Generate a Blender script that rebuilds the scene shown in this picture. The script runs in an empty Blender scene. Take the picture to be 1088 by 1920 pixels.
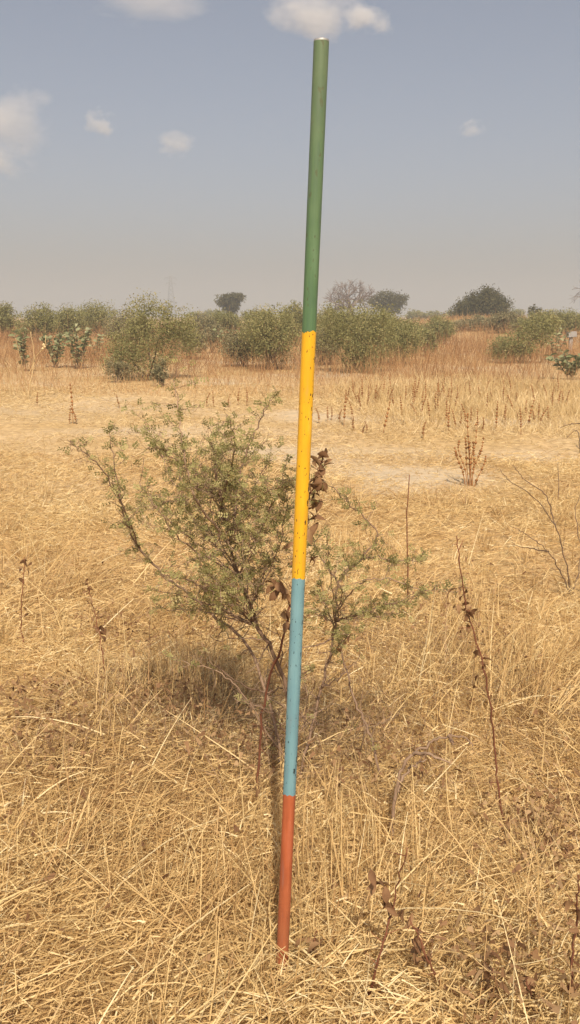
import bpy, math, random
import numpy as np
from mathutils import Vector, Matrix, noise as mnoise

random.seed(7)
rng = np.random.default_rng(11)
scene = bpy.context.scene
COL = scene.collection
R = math.radians

# ------------------------------------------------------------------ camera
FPX, CX, CY, PITCH, CAMH = 1600.0, 544.0, 960.0, R(13.0), 1.52
cam_d = bpy.data.cameras.new('camera')
cam = bpy.data.objects.new('camera', cam_d)
COL.objects.link(cam)
cam.location = (0, 0, CAMH)
cam.rotation_euler = (R(90) - PITCH, 0, 0)
cam_d.sensor_fit = 'VERTICAL'
cam_d.sensor_height = 36.0
cam_d.sensor_width = 36.0
cam_d.lens = 36.0 * FPX / 1920.0
cam_d.clip_start = 0.05
cam_d.clip_end = 30000
scene.camera = cam

# ------------------------------------------------------------------ sky, sun, exposure
SUN_EL, SUN_AZ = R(50), R(175)          # azimuth clockwise from +Y (the view direction)
world = bpy.data.worlds.new('World')
scene.world = world
world.use_nodes = True
wn, wl = world.node_tree.nodes, world.node_tree.links
wn.clear()
sky = wn.new('ShaderNodeTexSky')
sky.sky_type = 'NISHITA'
sky.sun_disc = False
sky.sun_elevation = SUN_EL
sky.sun_rotation = SUN_AZ
sky.altitude = 400
sky.air_density = 0.8
sky.dust_density = 5.0
sky.ozone_density = 1.0
bgn = wn.new('ShaderNodeBackground')
bgn.inputs['Strength'].default_value = 0.084
wo = wn.new('ShaderNodeOutputWorld')
hs = wn.new('ShaderNodeHueSaturation')        # dust takes the colour out of the blue
hs.inputs['Saturation'].default_value = 0.70
wl.new(sky.outputs[0], hs.inputs['Color'])
wl.new(hs.outputs[0], bgn.inputs[0])
wl.new(bgn.outputs[0], wo.inputs[0])

sd = bpy.data.lights.new('sun', 'SUN')
sd.energy = 4.3
sd.angle = R(0.6)
sd.color = (1.0, 0.88, 0.715)
so = bpy.data.objects.new('sun', sd)
COL.objects.link(so)
to_sun = Vector((math.sin(SUN_AZ) * math.cos(SUN_EL), math.cos(SUN_AZ) * math.cos(SUN_EL), math.sin(SUN_EL)))
so.rotation_euler = to_sun.to_track_quat('Z', 'Y').to_euler()
so.location = to_sun * 50

vs = scene.view_settings
vs.view_transform = 'Standard'
vs.look = 'None'
vs.exposure = 0.60
vs.gamma = 1.0
vs.use_curve_mapping = False
scene.render.engine = 'CYCLES'
cy = scene.cycles
cy.use_denoising = True
cy.max_bounces = 6
cy.diffuse_bounces = 3
cy.transparent_max_bounces = 6
cy.transmission_bounces = 3
cy.volume_bounces = 1
cy.volume_step_rate = 2.0
cy.sample_clamp_indirect = 4.0

# ------------------------------------------------------------------ photograph geometry
CP, SP = math.cos(PITCH), math.sin(PITCH)


def ray(px, py):
    a, b = (px - CX) / FPX, -(py - CY) / FPX
    return Vector((a, CP + b * SP, -SP + b * CP))


def at(px, py, Y):
    d = ray(px, py)
    return Vector((0, 0, CAMH)) + d * (Y / d.y)


def smooth(e0, e1, x):
    t = np.clip((np.asarray(x, float) - e0) / (e1 - e0), 0, 1)
    return t * t * (3 - 2 * t)


def g(x, y):
    """height of the ground"""
    x = np.asarray(x, float); y = np.asarray(y, float)
    z = 0.018 * np.sin(x * 2.3 + 0.7) * np.sin(y * 1.9 + 0.3) + 0.012 * np.sin(x * 5.1 + y * 3.3)
    far = smooth(14, 40, y)
    z = z + far * (0.14 * np.sin(x * 0.31 + 1.0) * np.sin(y * 0.23) + 0.10 * np.sin(x * 0.13 + y * 0.09))
    z = z + 0.55 * smooth(18, 60, y)
    z = z + 0.75 * np.exp(-((x - 12.0) / 6.5) ** 2 - ((y - 55.0) / 6.0) ** 2)      # low mound on the right
    z = z * (1 - smooth(150, 400, np.hypot(x, y)))
    return z


def gz(x, y):
    return float(g(x, y))


def ground_at(px, py):
    d = ray(px, py)
    t = CAMH / -d.z
    for _ in range(6):
        p = Vector((0, 0, CAMH)) + d * t
        t = (CAMH - gz(p.x, p.y)) / -d.z
    p = Vector((0, 0, CAMH)) + d * t
    p.z = gz(p.x, p.y)
    return p


# ------------------------------------------------------------------ scene helpers
def tag(o, label=None, cat=None, group=None, kind=None):
    if label: o['label'] = label
    if cat: o['category'] = cat
    if group: o['group'] = group
    if kind: o['kind'] = kind
    return o


def empty(name, loc, label, cat, group=None):
    o = bpy.data.objects.new(name, None)
    o.empty_display_size = 0.1
    COL.objects.link(o)
    o.location = loc
    return tag(o, label, cat, group)


def link(name, me, mat=None, parent=None, loc=None):
    if mat and not me.materials:
        me.materials.append(mat)
    o = bpy.data.objects.new(name, me)
    COL.objects.link(o)
    if parent: o.parent = parent
    if loc is not None: o.location = loc
    return o


def mesh_np(name, V, F, rnd=None, smooth_shade=False):
    """V (n,3); F (m,k) all faces with k corners; rnd one value per vertex"""
    me = bpy.data.meshes.new(name)
    V = np.ascontiguousarray(V, dtype=np.float32)
    F = np.ascontiguousarray(F, dtype=np.int32)
    m, k = F.shape
    me.vertices.add(len(V)); me.vertices.foreach_set('co', V.ravel())
    me.loops.add(m * k); me.loops.foreach_set('vertex_index', F.ravel())
    me.polygons.add(m)
    me.polygons.foreach_set('loop_start', np.arange(0, m * k, k, dtype=np.int32))
    me.polygons.foreach_set('loop_total', np.full(m, k, dtype=np.int32))
    if smooth_shade:
        me.polygons.foreach_set('use_smooth', np.ones(m, dtype=bool))
    if rnd is not None:
        a = me.attributes.new('rnd', 'FLOAT', 'POINT')
        a.data.foreach_set('value', np.ascontiguousarray(rnd, dtype=np.float32))
    me.update(calc_edges=True)
    me.validate()
    return me


def mesh_py(name, V, F, rnd=None, smooth_shade=True):
    me = bpy.data.meshes.new(name)
    me.from_pydata([tuple(v) for v in V], [], F)
    if rnd is not None:
        a = me.attributes.new('rnd', 'FLOAT', 'POINT')
        a.data.foreach_set('value', np.array(rnd, dtype=np.float32))
    if smooth_shade:
        for p in me.polygons: p.use_smooth = True
    me.update()
    return me


class MB:
    """collects tubes and leaves into one mesh"""
    def __init__(self, org=(0, 0, 0)):
        self.V, self.F, self.A, self.o = [], [], [], Vector(org)

    def tube(self, pts, r0, r1, n=5, rnd=None, cap=True):
        rnd = random.random() if rnd is None else rnd
        base = len(self.V)
        m = len(pts)
        pts = [Vector(p) for p in pts]
        ref = Vector((0.31, 0.77, 0.55))
        for i, p in enumerate(pts):
            d = pts[min(i + 1, m - 1)] - pts[max(i - 1, 0)]
            if d.length < 1e-9: d = Vector((0, 0, 1))
            d.normalize()
            u = d.cross(ref)
            if u.length < 1e-3: u = d.cross(Vector((1, 0, 0)))
            u.normalize(); w = d.cross(u)
            r = r0 + (r1 - r0) * i / (m - 1)
            for k in range(n):
                t = 2 * math.pi * k / n
                self.V.append(p + (u * math.cos(t) + w * math.sin(t)) * r - self.o)
                self.A.append(rnd)
        for i in range(m - 1):
            for k in range(n):
                a, b = base + i * n + k, base + i * n + (k + 1) % n
                self.F.append((a, b, b + n, a + n))
        if cap:
            self.F.append(tuple(base + (m - 1) * n + k for k in range(n)))
        return self

    def blob(self, c, r, rnd=None, n=5):
        """small spiky seed whorl"""
        rnd = random.random() if rnd is None else rnd
        base = len(self.V); c = Vector(c) - self.o
        prof = [(-0.9, 0.25), (-0.35, 1.0), (0.25, 0.9), (0.95, 0.2)]
        for z, q in prof:
            for k in range(n):
                t = 2 * math.pi * k / n + z
                j = r * q * random.uniform(0.75, 1.2)
                self.V.append(c + Vector((j * math.cos(t), j * math.sin(t), z * r)))
                self.A.append(rnd)
        for i in range(3):
            for k in range(n):
                a, b = base + i * n + k, base + i * n + (k + 1) % n
                self.F.append((a, b, b + n, a + n))
        self.F.append(tuple(base + 3 * n + k for k in range(n)))
        self.F.append(tuple(base + n - 1 - k for k in range(n)))

    def leaf(self, p, d, nrm, L, W, rnd=None):
        rnd = random.random() if rnd is None else rnd
        base = len(self.V); p = Vector(p) - self.o
        d = Vector(d).normalized(); s = d.cross(Vector(nrm))
        if s.length < 1e-4: s = d.cross(Vector((0.3, 0.2, 0.9)))
        s.normalize(); up = s.cross(d)
        for (a, b, c) in ((0, 0, 0), (.45, .5, .08), (1, 0, -.05), (.45, -.5, .08)):
            self.V.append(p + d * (a * L) + s * (b * W) + up * (c * L)); self.A.append(rnd)
        self.F.append((base, base + 1, base + 2)); self.F.append((base, base + 2, base + 3))

    def mesh(self, name, smooth_shade=True):
        return mesh_py(name, self.V, self.F, self.A, smooth_shade)

    def build(self, name, mat, parent=None, smooth_shade=True, kind=None):
        o = link(name, self.mesh(name, smooth_shade), mat, parent)
        if kind: o['kind'] = kind
        return o


def curve(pts, n=6, jit=0.0):
    """Catmull-Rom through the points, n samples a span"""
    P = [Vector(p) for p in pts]
    P = [P[0] * 2 - P[1]] + P + [P[-1] * 2 - P[-2]]
    out = []
    for i in range(1, len(P) - 2):
        for k in range(n):
            t = k / n
            a, b, c, d = P[i - 1], P[i], P[i + 1], P[i + 2]
            q = 0.5 * ((2 * b) + (c - a) * t + (2 * a - 5 * b + 4 * c - d) * t * t + (3 * b - a - 3 * c + d) * t ** 3)
            if jit: q = q + Vector((random.gauss(0, jit), random.gauss(0, jit), random.gauss(0, jit)))
            out.append(q)
    out.append(P[-2].copy())
    return out


# ------------------------------------------------------------------ materials
def new_mat(name):
    m = bpy.data.materials.new(name)
    m.use_nodes = True
    nt = m.node_tree
    return m, nt.nodes, nt.links, nt.nodes['Principled BSDF'], nt.nodes['Material Output']


def ramp(nodes, stops):
    r = nodes.new('ShaderNodeValToRGB')
    e = r.color_ramp.elements
    while len(e) > 1: e.remove(e[-1])
    e[0].position = stops[0][0]; e[0].color = (*stops[0][1], 1)
    for p, c in stops[1:]:
        k = e.new(p); k.color = (*c, 1)
    return r


def attr_mat(name, stops, rough=0.7, transl=0.0, spec=0.2, noise_scale=None, noise_amt=0.25):
    """colour by the piece's own random value, with a little noise along it"""
    m, n, l, b, out = new_mat(name)
    a = n.new('ShaderNodeAttribute'); a.attribute_name = 'rnd'
    r = ramp(n, stops)
    if noise_scale:
        geo = n.new('ShaderNodeNewGeometry')
        t = n.new('ShaderNodeTexNoise'); t.inputs['Scale'].default_value = noise_scale; t.inputs['Detail'].default_value = 3
        l.new(geo.outputs['Position'], t.inputs['Vector'])
        s = n.new('ShaderNodeMath'); s.operation = 'MULTIPLY_ADD'
        s.inputs[1].default_value = noise_amt * 2; s.inputs[2].default_value = -noise_amt
        l.new(t.outputs['Fac'], s.inputs[0])
        ad = n.new('ShaderNodeMath'); ad.operation = 'ADD'; ad.use_clamp = True
        l.new(a.outputs['Fac'], ad.inputs[0]); l.new(s.outputs[0], ad.inputs[1])
        l.new(ad.outputs[0], r.inputs[0])
    else:
        l.new(a.outputs['Fac'], r.inputs[0])
    l.new(r.outputs[0], b.inputs['Base Color'])
    b.inputs['Roughness'].default_value = rough
    b.inputs['Specular IOR Level'].default_value = spec
    if transl:
        tr = n.new('ShaderNodeBsdfTranslucent'); l.new(r.outputs[0], tr.inputs['Color'])
        mx = n.new('ShaderNodeMixShader'); mx.inputs[0].default_value = transl
        l.new(b.outputs[0], mx.inputs[1]); l.new(tr.outputs[0], mx.inputs[2]); l.new(mx.outputs[0], out.inputs[0])
    return m


M = {}
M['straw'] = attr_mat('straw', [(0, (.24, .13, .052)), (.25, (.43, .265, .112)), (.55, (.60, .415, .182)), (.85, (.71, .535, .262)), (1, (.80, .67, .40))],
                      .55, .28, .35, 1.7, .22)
M['pale_grass'] = attr_mat('pale_grass', [(0, (.31, .19, .08)), (.4, (.50, .35, .155)), (.8, (.64, .485, .255)), (1, (.74, .60, .36))], .65, .15, .2, .6, .2)
M['red_grass'] = attr_mat('red_grass', [(0, (.17, .075, .03)), (.35, (.36, .20, .09)), (.75, (.51, .32, .15)), (1, (.63, .45, .23))], .7, .3, .15, .22, .3)
M['acacia_leaf'] = attr_mat('acacia_leaf', [(0, (.24, .225, .085)), (.5, (.36, .33, .13)), (.85, (.44, .395, .165)), (1, (.55, .46, .22))], .6, .5, .25)
M['acacia_bark'] = attr_mat('acacia_bark', [(0, (.16, .10, .065)), (1, (.31, .21, .14))], .85, 0, .1, 40, .4)
M['red_stem'] = attr_mat('red_stem', [(0, (.12, .045, .026)), (1, (.24, .10, .052))], .8, 0, .1, 30, .4)
M['grey_twig'] = attr_mat('grey_twig', [(0, (.11, .07, .045)), (1, (.22, .15, .095))], .85, 0, .1, 30, .4)
M['weed_brown'] = attr_mat('weed_brown', [(0, (.20, .125, .075)), (1, (.38, .26, .155))], .8, .1, .1)
M['dry_leaf'] = attr_mat('dry_leaf', [(0, (.14, .07, .034)), (.5, (.25, .14, .068)), (1, (.38, .25, .13))], .75, .2, .15, 25, .3)
M['seed'] = attr_mat('seed', [(0, (.19, .08, .026)), (1, (.38, .19, .075))], .85, 0, .1)
M['bush_leaf'] = attr_mat('bush_leaf', [(0, (.165, .16, .058)), (.5, (.26, .245, .095)), (.9, (.34, .30, .13)), (1, (.45, .37, .18))], .65, .35, .2, .5, .25)
M['grey_bush_leaf'] = attr_mat('grey_bush_leaf', [(0, (.16, .145, .07)), (.5, (.25, .22, .11)), (1, (.38, .31, .18))], .65, .35, .2, .5, .25)
M['tree_leaf'] = attr_mat('tree_leaf', [(0, (.055, .052, .02)), (.6, (.095, .088, .033)), (1, (.15, .13, .055))], .65, .2, .2)
M['milkweed_leaf'] = attr_mat('milkweed_leaf', [(0, (.19, .205, .095)), (.6, (.29, .30, .155)), (1, (.42, .41, .24))], .6, .35, .25)
M['bare_bark'] = attr_mat('bare_bark', [(0, (.13, .10, .085)), (1, (.24, .19, .165))], .85, 0, .1)
M['trunk'] = attr_mat('trunk', [(0, (.10, .07, .045)), (1, (.22, .16, .11))], .85, 0, .1, 6, .4)
M['bare_stalk'] = attr_mat('bare_stalk', [(0, (.42, .29, .14)), (1, (.60, .45, .24))], .8, 0, .1)

# soil with litter
m, n, l, b, out = new_mat('soil'); M['soil'] = m
geo = n.new('ShaderNodeNewGeometry')
n1 = n.new('ShaderNodeTexNoise'); n1.inputs['Scale'].default_value = .35; n1.inputs['Detail'].default_value = 5
n2 = n.new('ShaderNodeTexNoise'); n2.inputs['Scale'].default_value = 9; n2.inputs['Detail'].default_value = 6
n3 = n.new('ShaderNodeTexNoise'); n3.inputs['Scale'].default_value = 90; n3.inputs['Detail'].default_value = 3
for t in (n1, n2, n3): l.new(geo.outputs['Position'], t.inputs['Vector'])
r1 = ramp(n, [(.35, (.46, .32, .15)), (.55, (.52, .38, .21)), (.68, (.49, .40, .27))])
r2 = ramp(n, [(.3, (.55, .5, .45)), (.6, (1.05, 1.0, .97)), (.75, (1.2, 1.15, 1.1))])
mx = n.new('ShaderNodeMix'); mx.data_type = 'RGBA'; mx.blend_type = 'MULTIPLY'; mx.inputs[0].default_value = .7
l.new(n1.outputs['Fac'], r1.inputs[0]); l.new(n2.outputs['Fac'], r2.inputs[0])
l.new(r1.outputs[0], mx.inputs[6]); l.new(r2.outputs[0], mx.inputs[7])
ba = n.new('ShaderNodeAttribute'); ba.attribute_name = 'rnd'
mb_ = n.new('ShaderNodeMix'); mb_.data_type = 'RGBA'; mb_.inputs[7].default_value = (.48, .40, .295, 1)
bm_ = n.new('ShaderNodeMath'); bm_.operation = 'MULTIPLY'; bm_.inputs[1].default_value = .55
l.new(ba.outputs['Fac'], bm_.inputs[0]); l.new(bm_.outputs[0], mb_.inputs[0]); l.new(mx.outputs[2], mb_.inputs[6])
l.new(mb_.outputs[2], b.inputs['Base Color'])
b.inputs['Roughness'].default_value = .95; b.inputs['Specular IOR Level'].default_value = .05
bp = n.new('ShaderNodeBump'); bp.inputs['Strength'].default_value = .5; bp.inputs['Distance'].default_value = .02
l.new(n3.outputs['Fac'], bp.inputs['Height']); l.new(bp.outputs[0], b.inputs['Normal'])


# ------------------------------------------------------------------ ground
def vnoise(x, y, s, seed=0.0):
    """cheap smooth noise, about -1..1"""
    return (np.sin(x * s * 1.7 + 1.3 * np.sin(y * s * 1.1 + seed) + seed) +
            np.sin(y * s * 1.9 + 1.7 * np.sin(x * s * .8 + 2 * seed) + 2.1 * seed) +
            np.sin((x + y) * s * 1.3 + seed * 3.1)) / 3


def bare_at(x, y):
    e = lambda cx, cy, rx, ry: np.exp(-(((x - cx) / rx) ** 2 + ((y - cy) / ry) ** 2) ** 1.5)
    w = .22 * vnoise(x, y, 2.3, 1.7)
    b_ = e(1.35, 8.2, .8, .62) + e(.72, 7.45, .42, .36) + e(.1, 9.4, 1.3, .65) + e(3.3, 12.4, 1.3, .55) + .4 * e(-3.6, 14.0, 2.6, 1.3) + .8 * e(2.4, 9.3, .9, .4) + .7 * e(.7, 13.0, 1.2, .8) + .6 * e(-1.6, 11.5, 1.6, .5)
    return np.clip(b_ * (1 + 2 * w) + w * .3 * (b_ > .1), 0, 1)


def axis(lim, near, far_n):
    a = list(np.linspace(-near, near, 121))
    s = np.geomspace(near, lim, far_n)[1:]
    return np.array(list(-s[::-1]) + a + list(s))


gx = axis(3000, 12, 45)
gy = np.array(list(np.linspace(-6, 24, 151)) + list(np.geomspace(24, 3000, 110)[1:]))
gy = np.concatenate([-np.geomspace(6, 3000, 25)[::-1][:-1], gy])
X, Y = np.meshgrid(gx, gy)
V = np.stack([X, Y, g(X, Y)], -1).reshape(-1, 3)
BARE = bare_at(X, Y).ravel()
nx, ny = len(gx), len(gy)
i, j = np.meshgrid(np.arange(nx - 1), np.arange(ny - 1))
q = (j * nx + i).ravel()
ground = link('ground', mesh_np('ground', V, np.stack([q, q + 1, q + 1 + nx, q + nx], 1), BARE, True), M['soil'])
tag(ground, 'flat sandy ground under the dry grass, reaching to the horizon', 'ground', kind='structure')


# ------------------------------------------------------------------ clouds (outside the haze)
def cloud_mat(name, dens, seed, scale, thr):
    m = bpy.data.materials.new(name); m.use_nodes = True
    n, l = m.node_tree.nodes, m.node_tree.links
    n.clear()
    out = n.new('ShaderNodeOutputMaterial')
    pv = n.new('ShaderNodeVolumePrincipled')
    pv.inputs['Color'].default_value = (.98, .95, .93, 1)
    pv.inputs['Anisotropy'].default_value = 0.0
    tc = n.new('ShaderNodeTexCoord')
    ln = n.new('ShaderNodeVectorMath'); ln.operation = 'LENGTH'
    l.new(tc.outputs['Object'], ln.inputs[0])
    t = n.new('ShaderNodeTexNoise'); t.noise_dimensions = '4D'; t.inputs['W'].default_value = seed
    t.inputs['Scale'].default_value = scale; t.inputs['Detail'].default_value = 6; t.inputs['Roughness'].default_value = .62
    l.new(tc.outputs['Object'], t.inputs['Vector'])
    # density = clamp((noise*1.6 + (1-len)*1.1 - thr) * k)
    a = n.new('ShaderNodeMath'); a.operation = 'MULTIPLY_ADD'; a.inputs[1].default_value = -1.25; a.inputs[2].default_value = 1.25 - thr
    l.new(ln.outputs['Value'], a.inputs[0])
    c = n.new('ShaderNodeMath'); c.operation = 'MULTIPLY_ADD'; c.inputs[1].default_value = 3.2
    l.new(t.outputs['Fac'], c.inputs[0]); l.new(a.outputs[0], c.inputs[2])
    mr = n.new('ShaderNodeMapRange'); mr.inputs['From Min'].default_value = 0; mr.inputs['From Max'].default_value = .85
    mr.inputs['To Min'].default_value = 0; mr.inputs['To Max'].default_value = dens
    l.new(c.outputs[0], mr.inputs['Value']); l.new(mr.outputs[0], pv.inputs['Density'])
    l.new(pv.outputs[0], out.inputs['Volume'])
    return m


def ico(name, sub):
    import bmesh
    bm = bmesh.new(); bmesh.ops.create_icosphere(bm, subdivisions=sub, radius=1.0)
    me = bpy.data.meshes.new(name); bm.to_mesh(me); bm.free()
    return me


clouds = [  # px, py, half width, half height, density, label
    (585, 26, 88, 46, 1.0, 'brightest small white cloud just above the top of the pole, left part'),
    (690, 36, 52, 40, .9, 'small white puff trailing right of the cloud above the pole'),
    (270, -6, 120, 30, .4, 'faint flat cloud cut by the top edge, left of the pole'),
    (8, 222, 100, 62, .6, 'largest hazy cloud at the left edge of the sky'),
    (10, 300, 60, 34, .5, 'low ragged cloud scrap under the largest cloud at the left edge'),
    (190, 232, 34, 26, .6, 'small round cloud puff just right of the left-edge cloud'),
    (332, 268, 46, 26, .6, 'small white cloud puff midway between left edge and pole'),
    (887, 242, 32, 18, .45, 'tiny lone cloud to the right of the pole'),
]
for k, (px, py, hw, hh, dn, lab) in enumerate(clouds):
    dist = 3200 + 250 * (k % 3)
    p = at(px, py, dist)
    sc_ = dist / FPX
    me = ico('cloud', 3)
    o = link('cloud', me, cloud_mat('cloud_vapour', dn * 0.014 * 90 / (hw + 10) , 3.7 * k + 1.3, 1.35, 2.0), None, p)
    o.scale = (hw * sc_ * 1.1, hw * sc_ * 1.0, hh * sc_ * 1.1)
    tag(o, lab, 'cloud', 'small fair weather clouds')


# ------------------------------------------------------------------ grass builders
def blades(P, az, tilt, L, W, bend, rnd, segs=2, floor=True):
    N = len(P)
    d = np.stack([np.cos(az) * np.cos(tilt), np.sin(az) * np.cos(tilt), np.sin(tilt)], 1)
    rv = rng.normal(size=(N, 3)); rv[:, 2] *= .6
    s = np.cross(d, rv); s /= np.linalg.norm(s, axis=1, keepdims=True) + 1e-9
    lat = np.cross(d, s) * rng.normal(0, .10, (N, 1))
    rows = []
    for k in range(segs + 1):
        t = k / segs
        c = P + d * (L * t)[:, None] + lat * (L * t * t)[:, None]
        c[:, 2] -= bend * L * t * t
        w = (W * (1 - .65 * t) * .5)[:, None]
        rows += [c - s * w, c + s * w]
    V = np.stack(rows, 1)
    if floor:
        gg = g(V[..., 0], V[..., 1]) + .003
        V[..., 2] = np.maximum(V[..., 2], gg)
    nv = 2 * (segs + 1)
    f = np.array([[2 * k, 2 * k + 1, 2 * k + 3, 2 * k + 2] for k in range(segs)])
    F = (np.arange(N)[:, None, None] * nv + f[None]).reshape(-1, 4)
    return V.reshape(-1, 3), F, np.repeat(rnd, nv)


def stuff(name, parts, mat, label, cat):
    Vs, Fs, As, off = [], [], [], 0
    for V, F, A in parts:
        Vs.append(V); Fs.append(F + off); As.append(A); off += len(V)
    o = link(name, mesh_np(name, np.concatenate(Vs), np.concatenate(Fs), np.concatenate(As)), mat)
    return tag(o, label, cat, kind='stuff')


def scatter(n, y0, y1, power=1.0, spread=.46, extra=.5):
    """points in the wedge the camera looks over; power 1 = even, below 1 = denser near"""
    u = rng.random(n)
    e = power + 1
    y = (y0 ** e + u * (y1 ** e - y0 ** e)) ** (1 / e)
    x = (rng.random(n) * 2 - 1) * (spread * y + extra)
    return x, y


TWO = 2 * math.pi

# a lumpy mat of fallen straw: height above the soil
def mat_h(x, y):
    h = .055 + .045 * vnoise(x, y, 2.1, 1.0) + .025 * vnoise(x, y, 5.5, 4.0)
    h = h + .10 * np.exp(-((x - .55) / .45) ** 2 - ((y - 3.6) / .6) ** 2) + .06 * np.exp(-((x + .75) / .5) ** 2 - ((y - 2.3) / .6) ** 2)
    h = h + .055 * np.exp(-((x + .02) / .22) ** 2 - ((y - 1.58) / .16) ** 2)
    return np.clip(h, .008, .3) * (1 - .75 * smooth(4.5, 8, y))


# 1 fallen straw
parts = []
N = 300000
x, y = scatter(N, 1.05, 9.5, -.25)
h = mat_h(x, y)
dens = np.clip(.72 + .5 * vnoise(x, y, 1.3, 2.2) + .35 * (y < 4.5), 0, 1) * (1 - .72 * bare_at(x, y))
keep = rng.random(N) < dens
x, y, h = x[keep], y[keep], h[keep]; N = len(x)
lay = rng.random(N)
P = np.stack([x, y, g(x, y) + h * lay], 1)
flow = 1.0 + .9 * vnoise(x, y, .9, 5.0)                       # loose common direction
az = np.where(rng.random(N) < .45, flow + rng.normal(0, .55, N), rng.random(N) * TWO)
tilt = rng.normal(.16, .32, N)
L = np.clip(rng.lognormal(-2.92, .55, N), .018, .26)
W = rng.uniform(.0015, .0045, N) * (1 + .10 * np.maximum(y - 2.5, 0))
patch = .14 * vnoise(x, y, 1.6, 7.0) + .10 * vnoise(x, y, 4.1, 2.0)
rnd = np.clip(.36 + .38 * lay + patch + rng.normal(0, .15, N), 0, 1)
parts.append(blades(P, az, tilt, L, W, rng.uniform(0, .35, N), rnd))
k = 9000                                                   # broken seed-head and leaf-sheath scraps
x, y = scatter(k, 1.1, 6.0, -.1)
P = np.stack([x, y, g(x, y) + mat_h(x, y) * rng.uniform(.6, 1.15, k)], 1)
parts.append(blades(P, rng.random(k) * TWO, rng.normal(.15, .4, k), rng.uniform(.012, .045, k), rng.uniform(.003, .0062, k), rng.uniform(0, .5, k), np.clip(rng.normal(.72, .28, k), 0, 1)))
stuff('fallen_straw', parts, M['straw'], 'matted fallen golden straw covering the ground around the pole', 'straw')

# 2 standing tussocks
parts = []
def tussock(cx, cy, n, rad, len0, lean_az, lean, spread=.5, wid=.0034, tone=.0):
    if -.28 < cx < .42 and 1.95 < cy < 2.75: len0 = len0 * .62; n = max(6, int(n * .7))
    x = cx + rng.normal(0, rad, n); y = cy + rng.normal(0, rad, n)
    P = np.stack([x, y, g(x, y) + rng.uniform(0, .04, n)], 1)
    out = np.arctan2(y - cy, x - cx)
    az = np.where(rng.random(n) < .6, lean_az + rng.normal(0, spread, n), out + rng.normal(0, .6, n))
    tilt = np.clip(rng.normal(1.5 - lean, .30, n), .05, 1.5)
    L = len0 * np.clip(rng.lognormal(0, .35, n), .35, 1.9)
    W = wid * rng.uniform(.55, 1.35, n) * (1 + .08 * max(cy - 2.5, 0))
    parts.append(blades(P, az, tilt, L, W, rng.uniform(.05, .5, n), np.clip(rng.normal(.55 + tone, .2, n), 0, 1), 3))

for k in range(520):
    x, y = scatter(1, 1.15, 7.5, .3); x, y = x[0], y[0]
    if rng.random() < .45 * smooth(3.6, 6.5, y) + .0: continue
    clear = math.hypot(x + .02, y - 1.69) < .12
    tussock(x, y, int(rng.integers(18, 55)) if not clear else 8, rng.uniform(.02, .09), rng.uniform(.10, .24) * (1 - .35 * smooth(4, 7, y)),
            rng.choice([1.0, 1.3, .5, 2.2, 4.4]) + rng.normal(0, .5), rng.uniform(.25, .9), tone=rng.uniform(-.2, .12))
# taller sheaves that stand out in the photograph
for (px, py, n, l0, la, ln) in [(700, 1290, 70, .30, .9, .35), (800, 1300, 90, .34, .6, .45), (860, 1260, 110, .36, 1.0, .4), (930, 1290, 110, .36, .5, .5),
                                (1000, 1330, 90, .36, .6, .55), (1040, 1260, 90, .32, .7, .5), (250, 1300, 90, .30, 1.0, .4), (330, 1280, 90, .30, 1.9, .35),
                                (390, 1340, 80, .28, 1.4, .3), (440, 1290, 60, .28, 1.7, .3), (90, 1620, 70, .28, .7, .55), (170, 1640, 70, .26, .9, .5),
                                (330, 1720, 70, .26, .9, .35), (380, 1640, 80, .28, 1.2, .3), (470, 1640, 70, .27, 1.3, .2), (600, 1620, 80, .28, 1.7, .2),
                                (660, 1600, 80, .30, 1.8, .25), (720, 1640, 70, .28, 1.2, .4), (860, 1640, 80, .28, .5, .7), (1000, 1680, 70, .26, 2.5, .5),
                                (420, 1560, 60, .26, 1.4, .2), (450, 1700, 60, .22, 1.3, .25), (570, 1690, 60, .22, 1.6, .2), (640, 1720, 60, .24, 1.5, .25), (680, 1540, 80, .28, 1.6, .2), (740, 1560, 70, .28, 1.3, .3), (500, 1560, 50, .24, 1.5, .15), (620, 1520, 70, .27, 1.5, .2), (560, 1560, 40, .22, 1.6, .2), (880, 1150, 70, .24, 1.2, .3), (690, 1020, 60, .16, 1.5, .3)]:
    p = ground_at(px, py + 30)
    tussock(p.x, p.y, n, .10, l0, la, ln, tone=-.05)
for (dx, dy, n_) in [(-.05, -.06, 22), (.04, -.07, 20), (.0, -.10, 22), (-.09, .02, 26), (.08, .03, 24), (.02, .08, 24), (-.04, .10, 24)]:
    tussock(-.018 + dx, 1.69 + dy, n_ + 18, .03, .17, rng.random() * 6, .5)
stuff('grass_tussocks', parts, M['straw'], 'standing tufts of dry straw-coloured grass leaning in all directions', 'grass')

# 3 long single stalks
N = 1100
x, y = scatter(N, 1.15, 6.0, -.2)
P = np.stack([x, y, g(x, y) + mat_h(x, y) * rng.uniform(.4, 1.1, N)], 1)
az = np.where(rng.random(N) < .5, .9 + rng.normal(0, .6, N), rng.random(N) * TWO)
tilt = np.clip(np.abs(rng.normal(.2, .45, N)), .02, 1.4)
L = .10 + .34 * rng.random(N) ** 2
parts = [blades(P, az, tilt, L, rng.uniform(.0028, .0055, N), rng.uniform(0, .3, N), np.clip(rng.normal(.82, .14, N), 0, 1), 4)]
stuff('long_straw_stalks', parts, M['straw'], 'long pale straw stalks lying loose across the matted grass', 'straw')

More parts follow.
